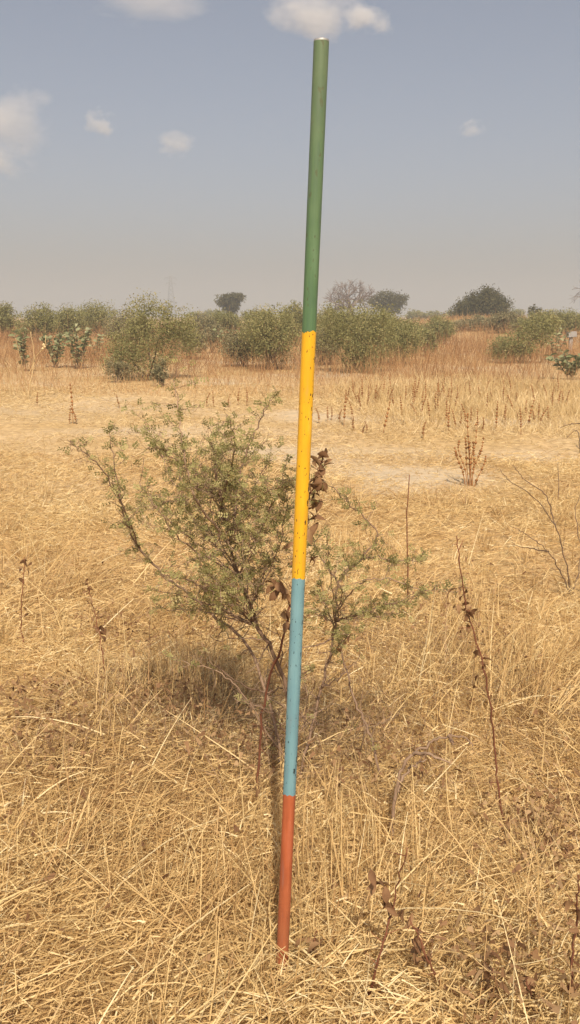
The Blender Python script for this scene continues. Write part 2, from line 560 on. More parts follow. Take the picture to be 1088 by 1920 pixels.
# 4 thin short cover of the clearing
N = 120000
x, y = scatter(N, 6.0, 19, .0)
pxx = x / y * 1600 + 544
bare = bare_at(x, y)
dens = np.clip(.62 + .5 * vnoise(x, y, .8, 3.0) + .3 * (y < 7.5) + .35 * (pxx > 560) * (y > 10.5) - .8 * bare, .06, 1)
keep = rng.random(N) < dens
x, y, dens = x[keep], y[keep], dens[keep]; N = len(x)
rightside = smooth(.2, 1.6, x - .0) * smooth(10, 12.5, y)
L = rng.uniform(.04, .13, N) * (1 + 1.6 * rightside + .5 * smooth(15, 19, y))
tilt = np.clip(rng.normal(.25, .35, N) + rightside * .7, 0, 1.45)
P = np.stack([x, y, g(x, y) + .004], 1)
parts = [blades(P, rng.random(N) * TWO, tilt, L, rng.uniform(.003, .0065, N) * (y / 8) ** .6, rng.uniform(0, .4, N),
                np.clip(rng.normal(.58, .22, N) + .12 * vnoise(x, y, .9, 9.0), 0, 1))]
stuff('short_grass', parts, M['pale_grass'], 'thin short bleached grass over the open clearing behind the bush', 'grass')

# 5 reddish tall grass behind the clearing
parts = []
N = 100000
x, y = scatter(N, 14.5, 62, .1, .5, 1)
edge = 16.2 + 1.5 * vnoise(x, y, .5, 2.0)
keep = (y > edge) & (rng.random(N) < np.clip(.75 + .4 * vnoise(x, y, .35, 1.0), .15, 1))
x, y = x[keep], y[keep]; N = len(x)
mound = np.exp(-((x - 12.0) / 6.5) ** 2 - ((y - 55.0) / 6.0) ** 2)
L = rng.uniform(.32, .82, N) * (.45 + .55 * smooth(17, 22, y)) * np.clip(1 + .35 * vnoise(x, y, .45, 6.0), .5, 1.4) * (1 - .5 * np.clip(mound, 0, 1))
tilt = np.clip(rng.normal(1.2, .22, N), .4, 1.55)
P = np.stack([x, y, g(x, y)], 1)
tone = .40 + .35 * (1 - smooth(17.5, 20.5, y)) + .16 * vnoise(x, y, .4, 8.0) + .45 * np.clip(mound - .55, 0, 1)
L = L * np.where(rng.random(N) < .06, 1.7, 1.0)
parts = [blades(P, rng.random(N) * TWO, tilt, L, rng.uniform(.005, .011, N) * (y / 20) ** .8, rng.uniform(0, .35, N), np.clip(rng.normal(tone, .17, N), 0, 1))]
stuff('reddish_tall_grass', parts, M['red_grass'], 'band of tall russet dry grass in front of the far bushes', 'grass')

# 6 brown leaf litter caught in the straw
N = 1500
x, y = scatter(N, 1.15, 5.0, .0)
keep = rng.random(N) < np.clip(.25 + .75 * vnoise(x, y, 1.9, 3.3), .03, 1)
x, y = x[keep], y[keep]; N = len(x)
P = np.stack([x, y, g(x, y) + mat_h(x, y) * rng.uniform(.5, 1.2, N) + .01], 1)
parts = [blades(P, rng.random(N) * TWO, rng.normal(.2, .5, N), rng.uniform(.012, .035, N), rng.uniform(.010, .024, N), rng.uniform(0, .8, N), rng.random(N), 2)]
for (px, py, k) in [(30, 1345, 90), (108, 1335, 110), (112, 1450, 90), (60, 1430, 60), (190, 1180, 90), (300, 1320, 150), (350, 1350, 150), (420, 1410, 120), (480, 1460, 80), (860, 1140, 90), (900, 1240, 110), (840, 1180, 60),
                    (1000, 1530, 120), (1060, 1580, 120), (1075, 1500, 80), (960, 1600, 70), (640, 1480, 80), (690, 1430, 80), (780, 1470, 70), (250, 1200, 80), (380, 1200, 80), (1040, 1640, 60), (880, 1860, 70), (960, 1880, 80), (1070, 1840, 60)]:
    c_ = ground_at(px, py + 10)
    x = c_.x + rng.normal(0, .085 * c_.y / 2.6, k); y = c_.y + rng.normal(0, .11, k)
    P = np.stack([x, y, g(x, y) + mat_h(x, y) * rng.uniform(.7, 1.3, k) + rng.uniform(.01, .08, k)], 1)
    parts.append(blades(P, rng.random(k) * TWO, rng.normal(.2, .6, k), rng.uniform(.010, .030, k), rng.uniform(.006, .018, k), rng.uniform(0, .8, k), np.clip(rng.normal(.6, .3, k), 0, 1), 2))
stuff('leaf_litter', parts, M['dry_leaf'], 'small crumpled brown leaves caught in the matted straw', 'leaf litter')

# 7 fine brown weed tangle round the foot of the bush
N = 3000
cxs = np.array([-.05, -.35, -.55, .28, .55, -.8, .9]); cys = np.array([2.75, 2.95, 3.3, 2.85, 3.3, 2.7, 3.0]); wts = np.array([3, 3, 2.5, 2, 1.5, 1.2, 1.2])
wh = rng.choice(7, N, p=wts / wts.sum())
x = cxs[wh] + rng.normal(0, .17, N); y = cys[wh] + rng.normal(0, .20, N)
P = np.stack([x, y, g(x, y) + mat_h(x, y) * rng.uniform(.2, 1.0, N)], 1)
parts = [blades(P, rng.random(N) * TWO, np.clip(rng.normal(.75, .45, N), 0, 1.5), rng.uniform(.05, .24, N), rng.uniform(.0012, .0028, N), rng.uniform(0, .5, N), rng.random(N), 3)]
stuff('weed_tangle', parts, M['weed_brown'], 'fine brown tangle of dead weed stems round the foot of the bush', 'dead weeds')

# ------------------------------------------------------------------ the painted pole
def paint(name, col, col2, chip, chip_scale, chip_thr, spots=(), rough=.42, dirt=None):
    m, n, l, b, out = new_mat(name)
    tc = n.new('ShaderNodeTexCoord')
    mp = n.new('ShaderNodeMapping'); mp.inputs['Scale'].default_value = (1, 1, .45)
    l.new(tc.outputs['Object'], mp.inputs['Vector'])
    t1 = n.new('ShaderNodeTexNoise'); t1.inputs['Scale'].default_value = 30; t1.inputs['Detail'].default_value = 5
    l.new(mp.outputs[0], t1.inputs['Vector'])
    mp3 = n.new('ShaderNodeMapping'); mp3.inputs['Scale'].default_value = (1, 1, .06)
    l.new(tc.outputs['Object'], mp3.inputs['Vector'])
    t3 = n.new('ShaderNodeTexNoise'); t3.inputs['Scale'].default_value = 120; t3.inputs['Detail'].default_value = 4     # brush marks and runs
    l.new(mp3.outputs[0], t3.inputs['Vector'])
    t4 = n.new('ShaderNodeTexNoise'); t4.inputs['Scale'].default_value = 9; t4.inputs['Detail'].default_value = 3       # fading in broad patches
    l.new(tc.outputs['Object'], t4.inputs['Vector'])
    av = n.new('ShaderNodeMath'); av.operation = 'ADD'; l.new(t3.outputs['Fac'], av.inputs[0]); l.new(t1.outputs['Fac'], av.inputs[1])
    av2 = n.new('ShaderNodeMath'); av2.operation = 'ADD'; l.new(av.outputs[0], av2.inputs[0]); l.new(t4.outputs['Fac'], av2.inputs[1])
    av3 = n.new('ShaderNodeMath'); av3.operation = 'DIVIDE'; av3.inputs[1].default_value = 3; l.new(av2.outputs[0], av3.inputs[0])
    dull = tuple(c_ * .72 + .06 * .72 for c_ in col2)
    r = ramp(n, [(.36, dull), (.46, col2), (.54, col), (.64, tuple(min(.9, c_ * 1.06 + .02) for c_ in col))])
    l.new(av3.outputs[0], r.inputs[0])
    t2 = n.new('ShaderNodeTexNoise'); t2.inputs['Scale'].default_value = chip_scale; t2.inputs['Detail'].default_value = 2
    l.new(mp.outputs[0], t2.inputs['Vector'])
    mr = n.new('ShaderNodeMapRange'); mr.inputs['From Min'].default_value = chip_thr; mr.inputs['From Max'].default_value = chip_thr + .02
    l.new(t2.outputs['Fac'], mr.inputs['Value'])
    fac = mr.outputs[0]
    for (z, ang, rad, sq) in spots:                         # single chips one can see in the photograph
        c = (.0137 * math.sin(ang), -.0137 * math.cos(ang), z)
        mp2 = n.new('ShaderNodeVectorMath'); mp2.operation = 'SUBTRACT'; mp2.inputs[1].default_value = c
        l.new(tc.outputs['Object'], mp2.inputs[0])
        sc2 = n.new('ShaderNodeVectorMath'); sc2.operation = 'MULTIPLY'; sc2.inputs[1].default_value = (1, 1, 1 / sq)
        l.new(mp2.outputs[0], sc2.inputs[0])
        ln = n.new('ShaderNodeVectorMath'); ln.operation = 'LENGTH'; l.new(sc2.outputs[0], ln.inputs[0])
        wob = n.new('ShaderNodeTexNoise'); wob.inputs['Scale'].default_value = 260; wob.inputs['Detail'].default_value = 2
        l.new(tc.outputs['Object'], wob.inputs['Vector'])
        ad = n.new('ShaderNodeMath'); ad.operation = 'MULTIPLY_ADD'; ad.inputs[1].default_value = rad * 2.2; ad.inputs[2].default_value = -rad * 1.1
        l.new(wob.outputs['Fac'], ad.inputs[0])
        su = n.new('ShaderNodeMath'); su.operation = 'ADD'; l.new(ln.outputs['Value'], su.inputs[0]); l.new(ad.outputs[0], su.inputs[1])
        m2 = n.new('ShaderNodeMapRange'); m2.inputs['From Min'].default_value = rad; m2.inputs['From Max'].default_value = rad * .8
        l.new(su.outputs[0], m2.inputs['Value'])
        mxn = n.new('ShaderNodeMath'); mxn.operation = 'MAXIMUM'; l.new(fac, mxn.inputs[0]); l.new(m2.outputs[0], mxn.inputs[1]); fac = mxn.outputs[0]
    mx = n.new('ShaderNodeMix'); mx.data_type = 'RGBA'
    l.new(fac, mx.inputs[0]); l.new(r.outputs[0], mx.inputs[6]); mx.inputs[7].default_value = (*chip, 1)
    colo = mx.outputs[2]
    if dirt:                                                # dust caught on one end of the tube
        z0, z1, dc, amt = dirt
        sp = n.new('ShaderNodeSeparateXYZ'); l.new(tc.outputs['Object'], sp.inputs[0])
        m3 = n.new('ShaderNodeMapRange'); m3.inputs['From Min'].default_value = z0; m3.inputs['From Max'].default_value = z1
        m3.inputs['To Min'].default_value = amt; m3.inputs['To Max'].default_value = 0
        l.new(sp.outputs['Z'], m3.inputs['Value'])
        ml = n.new('ShaderNodeMath'); ml.operation = 'MULTIPLY'; l.new(m3.outputs[0], ml.inputs[0]); l.new(t1.outputs['Fac'], ml.inputs[1])
        m4 = n.new('ShaderNodeMix'); m4.data_type = 'RGBA'
        l.new(ml.outputs[0], m4.inputs[0]); l.new(colo, m4.inputs[6]); m4.inputs[7].default_value = (*dc, 1)
        colo = m4.outputs[2]
    l.new(colo, b.inputs['Base Color'])
    rr = n.new('ShaderNodeMapRange'); rr.inputs['To Min'].default_value = rough; rr.inputs['To Max'].default_value = .9
    l.new(fac, rr.inputs['Value']); l.new(rr.outputs[0], b.inputs['Roughness'])
    b.inputs['Specular IOR Level'].default_value = .3
    sb = n.new('ShaderNodeMath'); sb.operation = 'MULTIPLY_ADD'; sb.inputs[1].default_value = -1.0
    l.new(fac, sb.inputs[0]); l.new(t1.outputs['Fac'], sb.inputs[2])
    bp = n.new('ShaderNodeBump'); bp.inputs['Strength'].default_value = .35; bp.inputs['Distance'].default_value = .0008
    l.new(sb.outputs[0], bp.inputs['Height']); l.new(bp.outputs[0], b.inputs['Normal'])
    return m


PR = .0139
pbase = at(527, 1840, 1.69)
ptop = at(603, 75, 1.69)
pbase.z = gz(pbase.x, pbase.y)
pax = (ptop - pbase)
PLEN = pax.length
pole = empty('marker_pole', pbase, 'slim round steel pole painted in red, blue, yellow and green bands, standing upright', 'pole')
pole.rotation_euler = pax.to_track_quat('Z', 'Y').to_euler()


def frac_of(py):
    """length along the pole at which it crosses image row py"""
    lo, hi = 0.0, 1.0
    for _ in range(40):
        mid = (lo + hi) / 2
        p = pbase + pax * mid - Vector((0, 0, CAMH))
        yy = CY - FPX * (p.y * SP + p.z * CP) / (p.y * CP - p.z * SP)
        if yy > py: lo = mid
        else: hi = mid
    return lo * PLEN


ZB = frac_of(1487); ZY = frac_of(1083); ZG = frac_of(622)
NS = 40
edge_j = {}
def ring_z(z):
    if z not in edge_j:
        ph = random.random() * 6
        edge_j[z] = [.0020 * math.sin(2 * t + ph) + .0012 * math.sin(7 * t + 2 * ph) + random.gauss(0, .0003) for t in [TWO * k / NS for k in range(NS)]]
    return edge_j[z]


def section(name, z0, z1, mat, j0=True, j1=True, rows=24):
    V, F = [], []
    for i in range(rows + 1):
        t = i / rows; z = z0 + (z1 - z0) * t
        for k in range(NS):
            a = TWO * k / NS
            dz = 0
            if i == 0 and j0: dz = ring_z(z0)[k]
            if i == rows and j1: dz = ring_z(z1)[k]
            rr = PR * (1 + .006 * math.sin(z * 21 + a * 2) + .004 * math.sin(z * 67 + a * 3))
            V.append((rr * math.cos(a), rr * math.sin(a), z + dz))
    for i in range(rows):
        for k in range(NS):
            a, b2 = i * NS + k, i * NS + (k + 1) % NS
            F.append((a, b2, b2 + NS, a + NS))
    return link(name, mesh_py(name, V, F), mat, pole)


rust = (.045, .022, .012)
M['p_red'] = paint('red_paint', (.35, .092, .036), (.295, .076, .03), (.16, .05, .025), 150, .74, [(.09, -.2, .004, 2.0), (.16, .35, .003, 2.5)], .55,
                   (-.02, .34, (.26, .15, .07), .75))
M['p_blue'] = paint('blue_paint', (.14, .265, .30), (.122, .24, .28), (.03, .05, .055), 220, .675,
                    [(ZY - .028, .45, .0042, 1.3), (ZY - .022, -.3, .0018, 3), (ZY - .02, .15, .0015, 4), (ZB + .095, -.15, .0034, 2.6), (ZB + .06, -.9, .003, 2.6), (ZB + .085, -.5, .002, 4),
                     (ZB + .30, -.4, .0016, 4), (ZB + .33, -.6, .0016, 3), (ZB + .40, -.6, .0018, 3), (ZB + .27, .2, .0014, 3), (ZB + .25, .55, .0014, 2)], .5)
M['p_yellow'] = paint('yellow_paint', (.62, .345, .014), (.58, .31, .016), rust, 200, .672,
                      [(ZG - .052, -.25, .0030, 2), (ZG - .056, -.35, .0018, 2), (ZG - .075, .5, .0014, 1), (ZG - .075, .9, .002, 3.5), (ZG - .12, -.1, .0028, 1.3), (ZG - .123, -.45, .0026, 1.2),
                       (ZG - .165, .3, .002, 1.5), (ZG - .16, -.3, .0015, 1.5), (ZG - .09, .0, .0013, 1), (ZY + .045, .0, .0024, 1.2), (ZY + .03, .0, .0022, .8), (ZY + .19, -.4, .0026, 4),
                       (ZY + .215, -.3, .002, 5), (ZY + .16, -.6, .002, 4), (ZY + .12, -.9, .0016, 3), (ZY + .26, .1, .0013, 3)], .38)
M['p_green'] = paint('green_paint', (.080, .148, .068), (.066, .126, .064), (.075, .10, .05), 120, .66, [(ZG + .42, .2, .0026, 1.2), (ZG + .36, .5, .0018, 2), (ZG + .33, -.3, .0018, 1), (ZG + .015, .3, .002, .5)], .5,
                     (ZG + .56, ZG + .12, (.15, .155, .10), .8))
section('red_section', -.22, ZB, M['p_red'], False, True, 34)
section('blue_section', ZB, ZY, M['p_blue'])
section('yellow_section', ZY, ZG, M['p_yellow'])
section('green_section', ZG, PLEN - .003, M['p_green'], True, False)
m, n, l, b, out = new_mat('bare_steel'); M['steel'] = m
b.inputs['Base Color'].default_value = (.42, .41, .38, 1); b.inputs['Metallic'].default_value = .6; b.inputs['Roughness'].default_value = .5
V, F = [], []
prof = [(PR, PLEN - .003), (PR * .985, PLEN), (PR * .80, PLEN), (PR * .78, PLEN - .003), (PR * .78, PLEN - .12)]
for rr, z in prof:
    for k in range(NS):
        a = TWO * k / NS
        V.append((rr * math.cos(a), rr * math.sin(a), z + .0004 * math.sin(a * 2)))
for i in range(len(prof) - 1):
    for k in range(NS):
        a, b2 = i * NS + k, i * NS + (k + 1) % NS
        F.append((a, b2, b2 + NS, a + NS))
F.append(tuple((len(prof) - 1) * NS + k for k in range(NS)))
link('open_rim', mesh_py('open_rim', V, F, None, False), M['steel'], pole)


# ------------------------------------------------------------------ the thorny bush behind the pole
bush_base = ground_at(548, 1472)
BY = bush_base.y
bush = empty('thorn_bush', bush_base, 'thorny leafy green bush close behind the painted pole', 'bush', )


def pp(lst):
    return [at(px, py, BY + dy) for px, py, dy in lst]


leaves = MB(bush_base)
leaf_n = 0


def leaf_spray(p, d, n, L):
    """a small feathery leaf: pairs of leaflets along a rachis"""
    d = d.normalized()
    side = d.cross(Vector((random.gauss(0, 1), random.gauss(0, 1), random.gauss(0, 1))))
    if side.length < 1e-3: return
    side.normalize(); nn = side.cross(d)
    rr = random.random()
    for k in range(n):
        q = p + d * (L * (k + .5) / n)
        for s in (-1, 1):
            dd = side * s + d * random.uniform(.2, .7) + nn * random.uniform(-.3, .3)
            leaves.leaf(q, dd, nn, random.uniform(.007, .012), random.uniform(.0045, .0072), min(1, max(0, rr + random.gauss(0, .15))))


def twig(mb, p, d, L, r, level, leafy):
    pts = [p]
    q = p.copy(); dd = d.normalized()
    n = max(3, int(L / .014))
    for k in range(n):
        dd = (dd + Vector((random.gauss(0, .16), random.gauss(0, .16), random.gauss(.03, .16)))).normalized()
        q = q + dd * (L / n)
        pts.append(q.copy())
        if random.random() < leafy:
            if random.random() < .62:
                ld = (dd * .3 + Vector((random.gauss(0, 1), random.gauss(0, 1), random.gauss(.25, .8)))).normalized()
                leaf_spray(q, ld, random.choice((3, 4, 5)), random.uniform(.016, .034))
        if random.random() < .5:                                     # thorn
            td = (dd * .2 + Vector((random.gauss(0, 1), random.gauss(0, 1), random.gauss(0, 1)))).normalized()
            mb.tube([q, q + td * random.uniform(.008, .018)], .0009, .0002, 3)
        if level > 0 and random.random() < .30:
            sd_ = (dd * .6 + Vector((random.gauss(0, 1), random.gauss(0, 1), random.gauss(0, .7)))).normalized()
            twig(mb, q, sd_, L * random.uniform(.3, .6), r * .6, level - 1, leafy)
    mb.tube(pts, r, r * .35, 4)


def limb(pts, r0, r1, leaf_from, leafy, tw_len, step=.024, level=1, mat='acacia_bark', name='branch', thing_=None, org=None):
    mb = MB(org if org is not None else bush_base)
    c = curve(pts, 7, .003)
    mb.tube(c, r0, r1, 6)
    tot = len(c)
    acc = 0
    for i in range(1, tot):
        seg = c[i] - c[i - 1]; acc += seg.length
        t = i / tot
        while acc > step:
            acc -= step
            lf = leafy if t > leaf_from else leafy * .2
            if t > leaf_from:
                for _ in range(2):
                    if random.random() < leafy * 1.1:
                        leaf_spray(c[i], Vector((random.gauss(0, 1), random.gauss(0, 1), random.gauss(.2, .7))), random.choice((3, 4, 5)), random.uniform(.018, .036))
            if t < leaf_from and random.random() < .5: continue
            d = seg.normalized()
            sd_ = (d * .45 + Vector((random.gauss(0, 1), random.gauss(0, 1), random.gauss(.15, .6))).normalized()).normalized()
            twig(mb, c[i], sd_, tw_len * random.uniform(.4, 1.25) * (1.1 - .5 * t), max(.0011, (r0 + (r1 - r0) * t) * .4), level, lf)
    return mb.build(name, M[mat], thing_ or bush)


mains = [
    # pts, r0, r1, leaf_from, leafy, twig length
    ([(548, 1475, 0), (536, 1290, .03), (488, 1180, .02), (446, 1080, 0), (424, 980, -.03), (404, 890, -.02), (396, 830, 0)], .0082, .0026, .55, .42, .17),
    ([(540, 1470, .03), (478, 1235, .12), (395, 1150, .16), (312, 1082, .14), (262, 1030, .10), (232, 960, .06), (216, 880, .03), (205, 812, .02)], .0055, .0016, .5, .42, .10),
    ([(262, 1030, .10), (225, 940, -.02), (190, 880, -.06), (150, 842, -.08), (126, 824, -.1)], .0028, .0011, .1, .32, .08),
    ([(424, 1010, -.02), (372, 945, -.1), (346, 860, -.12), (335, 780, -.10), (326, 712, -.08)], .0042, .0014, .2, .42, .16),
    ([(436, 1000, .0), (452, 880, .10), (482, 800, .13), (505, 758, .15), (526, 732, .16)], .0034, .0012, .25, .36, .10),
    ([(446, 1080, 0), (492, 985, -.12), (520, 930, -.16), (548, 905, -.18)], .0034, .0013, .25, .50, .13),
    ([(446, 1080, 0), (350, 1020, -.15), (300, 960, -.20), (262, 905, -.22)], .0030, .0012, .3, .40, .12),
    ([(424, 980, 0), (380, 900, .18), (300, 850, .25), (272, 790, .26)], .0030, .0012, .25, .45, .13),
    ([(430, 1020, 0), (470, 930, .22), (500, 870, .28)], .0030, .0012, .2, .50, .13),
    ([(415, 960, 0), (430, 890, -.2), (440, 830, -.26), (430, 790, -.28)], .0030, .0012, .15, .50, .13),
    ([(488, 1180, .02), (430, 1130, -.12), (360, 1090, -.18), (300, 1075, -.2)], .0028, .0011, .4, .35, .11),
    ([(470, 1140, 0), (440, 1060, .2), (380, 1000, .3), (340, 930, .32)], .0030, .0011, .3, .50, .13),
    ([(560, 1470, .02), (602, 1290, .08), (628, 1175, .06), (636, 1090, .03), (690, 1045, .0), (738, 1052, -.02), (790, 1046, -.04)], .0052, .0012, .55, .50, .11),
    ([(636, 1090, .03), (706, 1008, .0), (668, 958, -.02), (640, 930, -.03), (606, 900, -.03)], .0030, .0011, .1, .30, .07),
    ([(640, 1100, .02), (600, 1040, .16), (575, 985, .2), (556, 940, .22)], .0028, .0011, .3, .45, .11),
    ([(628, 1150, .06), (670, 1100, -.08), (720, 1085, -.12), (800, 1105, -.12), (860, 1108, -.10)], .0026, .0009, .3, .34, .08),
    ([(712, 1450, -.02), (690, 1370, .0), (666, 1310, .03), (640, 1220, .06), (612, 1130, .10), (600, 1080, .12)], .0050, .0014, .6, .45, .10),
    ([(612, 1240, .08), (640, 1205, -.05), (655, 1190, -.1)], .0024, .0010, .2, .55, .07),
    ([(540, 1430, .0), (455, 1300, -.1), (400, 1255, -.14), (330, 1240, -.16)], .0030, .0010, .6, .18, .10),
    ([(536, 1370, .0), (495, 1330, -.15), (440, 1310, -.2)], .0024, .0010, .5, .15, .08),
]
for k in range(19):                                       # inner limbs that fill the crown
    a = random.uniform(0, TWO); rr = random.uniform(.45, 1.0)
    ex, ey = 398 + 178 * rr * math.cos(a), 965 + 165 * rr * math.sin(a) * (1 if math.sin(a) < 0 else .85)
    st = random.choice([(446, 1080), (430, 1020), (424, 980), (470, 1140), (410, 930)])
    dy = random.uniform(-.32, .32)
    mains.append(([(st[0], st[1], 0), ((st[0] + ex) / 2 + random.gauss(0, 14), (st[1] + ey) / 2 - 10, dy * .6), (ex, ey - 8, dy)], .0022, .0010, .3, .32, .15))
for k in range(7):
    ex, ey = random.uniform(575, 800), random.uniform(985, 1150)
    dy = random.uniform(-.2, .25)
    mains.append(([(628, 1165, .06), ((628 + ex) / 2, (1165 + ey) / 2, dy * .6), (ex, ey, dy)], .0022, .0010, .3, .36, .09))
for k in range(12):                                       # lower, sparser limbs
    ex, ey = random.uniform(255, 530), random.uniform(1045, 1150)
    dy = random.uniform(-.3, .3)
    mains.append(([(482, 1175, .02), ((482 + ex) / 2, (1175 + ey) / 2 - 12, dy * .6), (ex, ey, dy)], .0022, .0010, .35, .34, .11))
for k in range(7):                                        # bare twigs crossing low down
    sx, sy = random.choice([(536, 1290), (510, 1230), (600, 1290), (620, 1200), (498, 1300), (545, 1380)])
    ex, ey = sx + random.uniform(-110, 90), sy - random.uniform(-25, 70)
    dy = random.uniform(-.15, .15)
    mains.append(([(sx, sy, .03), ((sx + ex) / 2, (sy + ey) / 2 + 8, dy * .6), (ex, ey, dy)], .0028, .0011, .9, .12, .07))
for (pts, r0, r1, lf, ly, tl) in mains:
    limb(pp(pts), r0, r1, lf, min(.85, ly * 1.5), tl)
leaves.build('foliage', M['acacia_leaf'], bush, False, 'stuff')

# ------------------------------------------------------------------ dried weeds with hanging brown leaves
def leaf_mesh(seed, L=1.0, W=.55):
    rs = random.Random(seed)
    V, F, A = [], [], []
    rows = [(0, .06, 0), (.25, .75, .04), (.55, 1, .02), (.8, .62, -.08), (1, .05, -.22)]
    curl = rs.uniform(.25, .6)
    for i, (t, w, z) in enumerate(rows):
        hw = W * .5 * w * rs.uniform(.85, 1.1)
        for s in (-1, 0, 1):
            V.append((s * hw * math.cos(curl), t * L, z * L + abs(s) * hw * math.sin(curl) * rs.uniform(.6, 1.3) + rs.gauss(0, .02)))
            A.append(rs.random() * .3 + seed * .17 % .6)
    for i in range(4):
        for s in (0, 1):
            a = i * 3 + s
            F.append((a, a + 1, a + 4, a + 3))
    return mesh_py('leaf', V, F, A)


LEAVES = [leaf_mesh(k) for k in range(5)]
for lm in LEAVES: lm.materials.append(M['dry_leaf'])


def put_leaf(parent, p_world, d, L, mesh=None):
    o = bpy.data.objects.new('leaf', mesh or random.choice(LEAVES))
    COL.objects.link(o)
    o.parent = parent
    o.location = Vector(p_world) - parent.location
    d = Vector(d).normalized()
    qn = d.to_track_quat('Y', 'Z')
    o.rotation_mode = 'QUATERNION'
    from mathutils import Quaternion
    o.rotation_quaternion = qn @ Quaternion((0, 1, 0), random.uniform(-1.2, 1.2))
    o.scale = (L * random.uniform(.8, 1.1), L, L)
    return o


def weed(label, stem_px, Y, r, spots, mat='red_stem', side=0, name='dried_weed', down=-.9):
    """stem_px image points, the first on the ground; spots (px, py, count, leaf length)"""
    b0 = ground_at(*stem_px[0]) if Y is None else at(*stem_px[0], Y)
    if Y is None: Y = b0.y
    b0.z = gz(b0.x, b0.y)
    w = empty(name, b0, label, 'dried weed', 'dried weeds in the grass')
    pts = [b0 - Vector((0, 0, .02))] + [at(px, py, Y + random.uniform(-.03, .03)) for px, py in stem_px[1:]]
    mb = MB(b0); c = curve(pts, 6, .002); mb.tube(c, r, r * .4, 6)
    for i in range(2, len(c) - 1):
        for _ in range(side):
            if random.random() < .5:
                d = Vector((random.gauss(0, 1), random.gauss(0, 1), random.gauss(.4, .5))).normalized()
                mb.tube([c[i], c[i] + d * random.uniform(.015, .05)], r * .4, r * .15, 4)
    mb.build('stem', M[mat], w)
    for (px, py, n, L) in spots:
        for _ in range(n):
            p = at(px + random.gauss(0, 7), py + random.gauss(0, 9), Y + random.gauss(0, .018))
            d = Vector((random.gauss(0, .9), random.gauss(0, .9), random.gauss(down, .5)))
            put_leaf(w, p - d.normalized() * L * .4, d, L * random.uniform(.75, 1.25))
    return w


weed('tall dried weed with drooping mauve-brown leaves directly behind the pole',
     [(483, 1490), (486, 1420), (498, 1300), (530, 1200), (545, 1130), (556, 1050), (572, 960), (590, 910), (606, 856)], BY - .16, .0042,
     [(604, 862, 5, .036), (601, 880, 6, .040), (596, 897, 6, .042), (593, 918, 6, .042), (587, 938, 6, .042), (581, 958, 5, .042), (580, 985, 4, .042),
      (549, 1010, 2, .034), (560, 1060, 2, .034), (590, 1050, 2, .034), (516, 1092, 5, .046), (524, 1108, 5, .046), (540, 1120, 3, .042), (536, 1150, 3, .040), (543, 1175, 2, .046),
      (645, 1205, 2, .036), (660, 1200, 2, .032)], side=1, down=-.5)
weed('long reddish dried weed stem bending down the right side of the grass',
     [(948, 1545), (935, 1480), (928, 1400), (915, 1290), (890, 1190), (872, 1130), (862, 1060), (856, 1005)], None, .0036,
     [(860, 1105, 3, .030), (868, 1125, 3, .030), (876, 1150, 4, .032), (884, 1170, 3, .030), (905, 1235, 4, .034), (912, 1255, 3, .034), (898, 1280, 2, .03), (866, 1045, 2, .022), (918, 1535, 1, .03)], side=1)
weed('low dried weed with brown leaves in the grass, right of the pole foot',
     [(690, 1880), (700, 1830), (716, 1780), (742, 1680), (764, 1590)], None, .0032,
     [(700, 1648, 4, .034), (714, 1668, 4, .034), (738, 1702, 4, .034), (764, 1718, 3, .032), (728, 1690, 3, .03)], side=1)
weed('brown-leaved dried weed leaning right between pole foot and right corner',
     [(842, 1900), (826, 1850), (802, 1800), (782, 1750), (770, 1720)], None, .003,
     [(786, 1772, 5, .034), (796, 1792, 4, .034), (784, 1745, 3, .03), (840, 1848, 2, .03)], side=1)
weed('cluster of dark brown dried leaves on a stem at the bottom edge',
     [(905, 1915), (912, 1880), (918, 1840), (925, 1815)], None, .003,
     [(918, 1835, 5, .036), (912, 1862, 3, .034), (926, 1880, 2, .034)], side=1)
weed('brown dried weed nearest the bottom right corner',
     [(1005, 1918), (1000, 1890), (990, 1850), (985, 1825)], None, .003,
     [(988, 1845, 5, .036), (1000, 1868, 4, .036), (975, 1860, 2, .032), (1010, 1895, 2, .034)], side=1)
weed('reddish dried weed cut by the right edge near the bottom corner',
     [(1066, 1900), (1070, 1840), (1078, 1760), (1083, 1690), (1085, 1640)], None, .0034,
     [(1080, 1755, 3, .03), (1072, 1800, 2, .03), (1084, 1700, 3, .03), (1076, 1860, 3, .034)], side=1)
weed('small brown curled leaves on a short stem touching the pole foot',
     [(582, 1830), (584, 1800), (588, 1770), (594, 1745)], None, .0026,
     [(584, 1768, 3, .040), (600, 1782, 2, .040), (572, 1758, 2, .034)], side=0)
weed('dark dried weed with a leafy tip near the left edge',
     [(44, 1215), (40, 1170), (42, 1110), (46, 1045)], None, .0034,
     [(47, 1052, 4, .04), (46, 1075, 4, .036), (38, 1130, 2, .03), (42, 1150, 2, .03)], side=1)
weed('thin dried weed with dotted brown leaves, left of the bush foot',
     [(202, 1300), (194, 1240), (188, 1195), (178, 1150), (164, 1092)], None, .003,
     [(163, 1096, 2, .024), (167, 1110, 3, .026), (170, 1125, 3, .026), (179, 1148, 3, .026), (187, 1180, 5, .032), (192, 1192, 4, .032)], side=1)
weed('short brown dried weed at the bottom edge below the pole foot',
     [(492, 1925), (494, 1910), (497, 1895), (500, 1880)], None, .003,
     [(494, 1905, 4, .034), (508, 1915, 2, .03)], side=0)
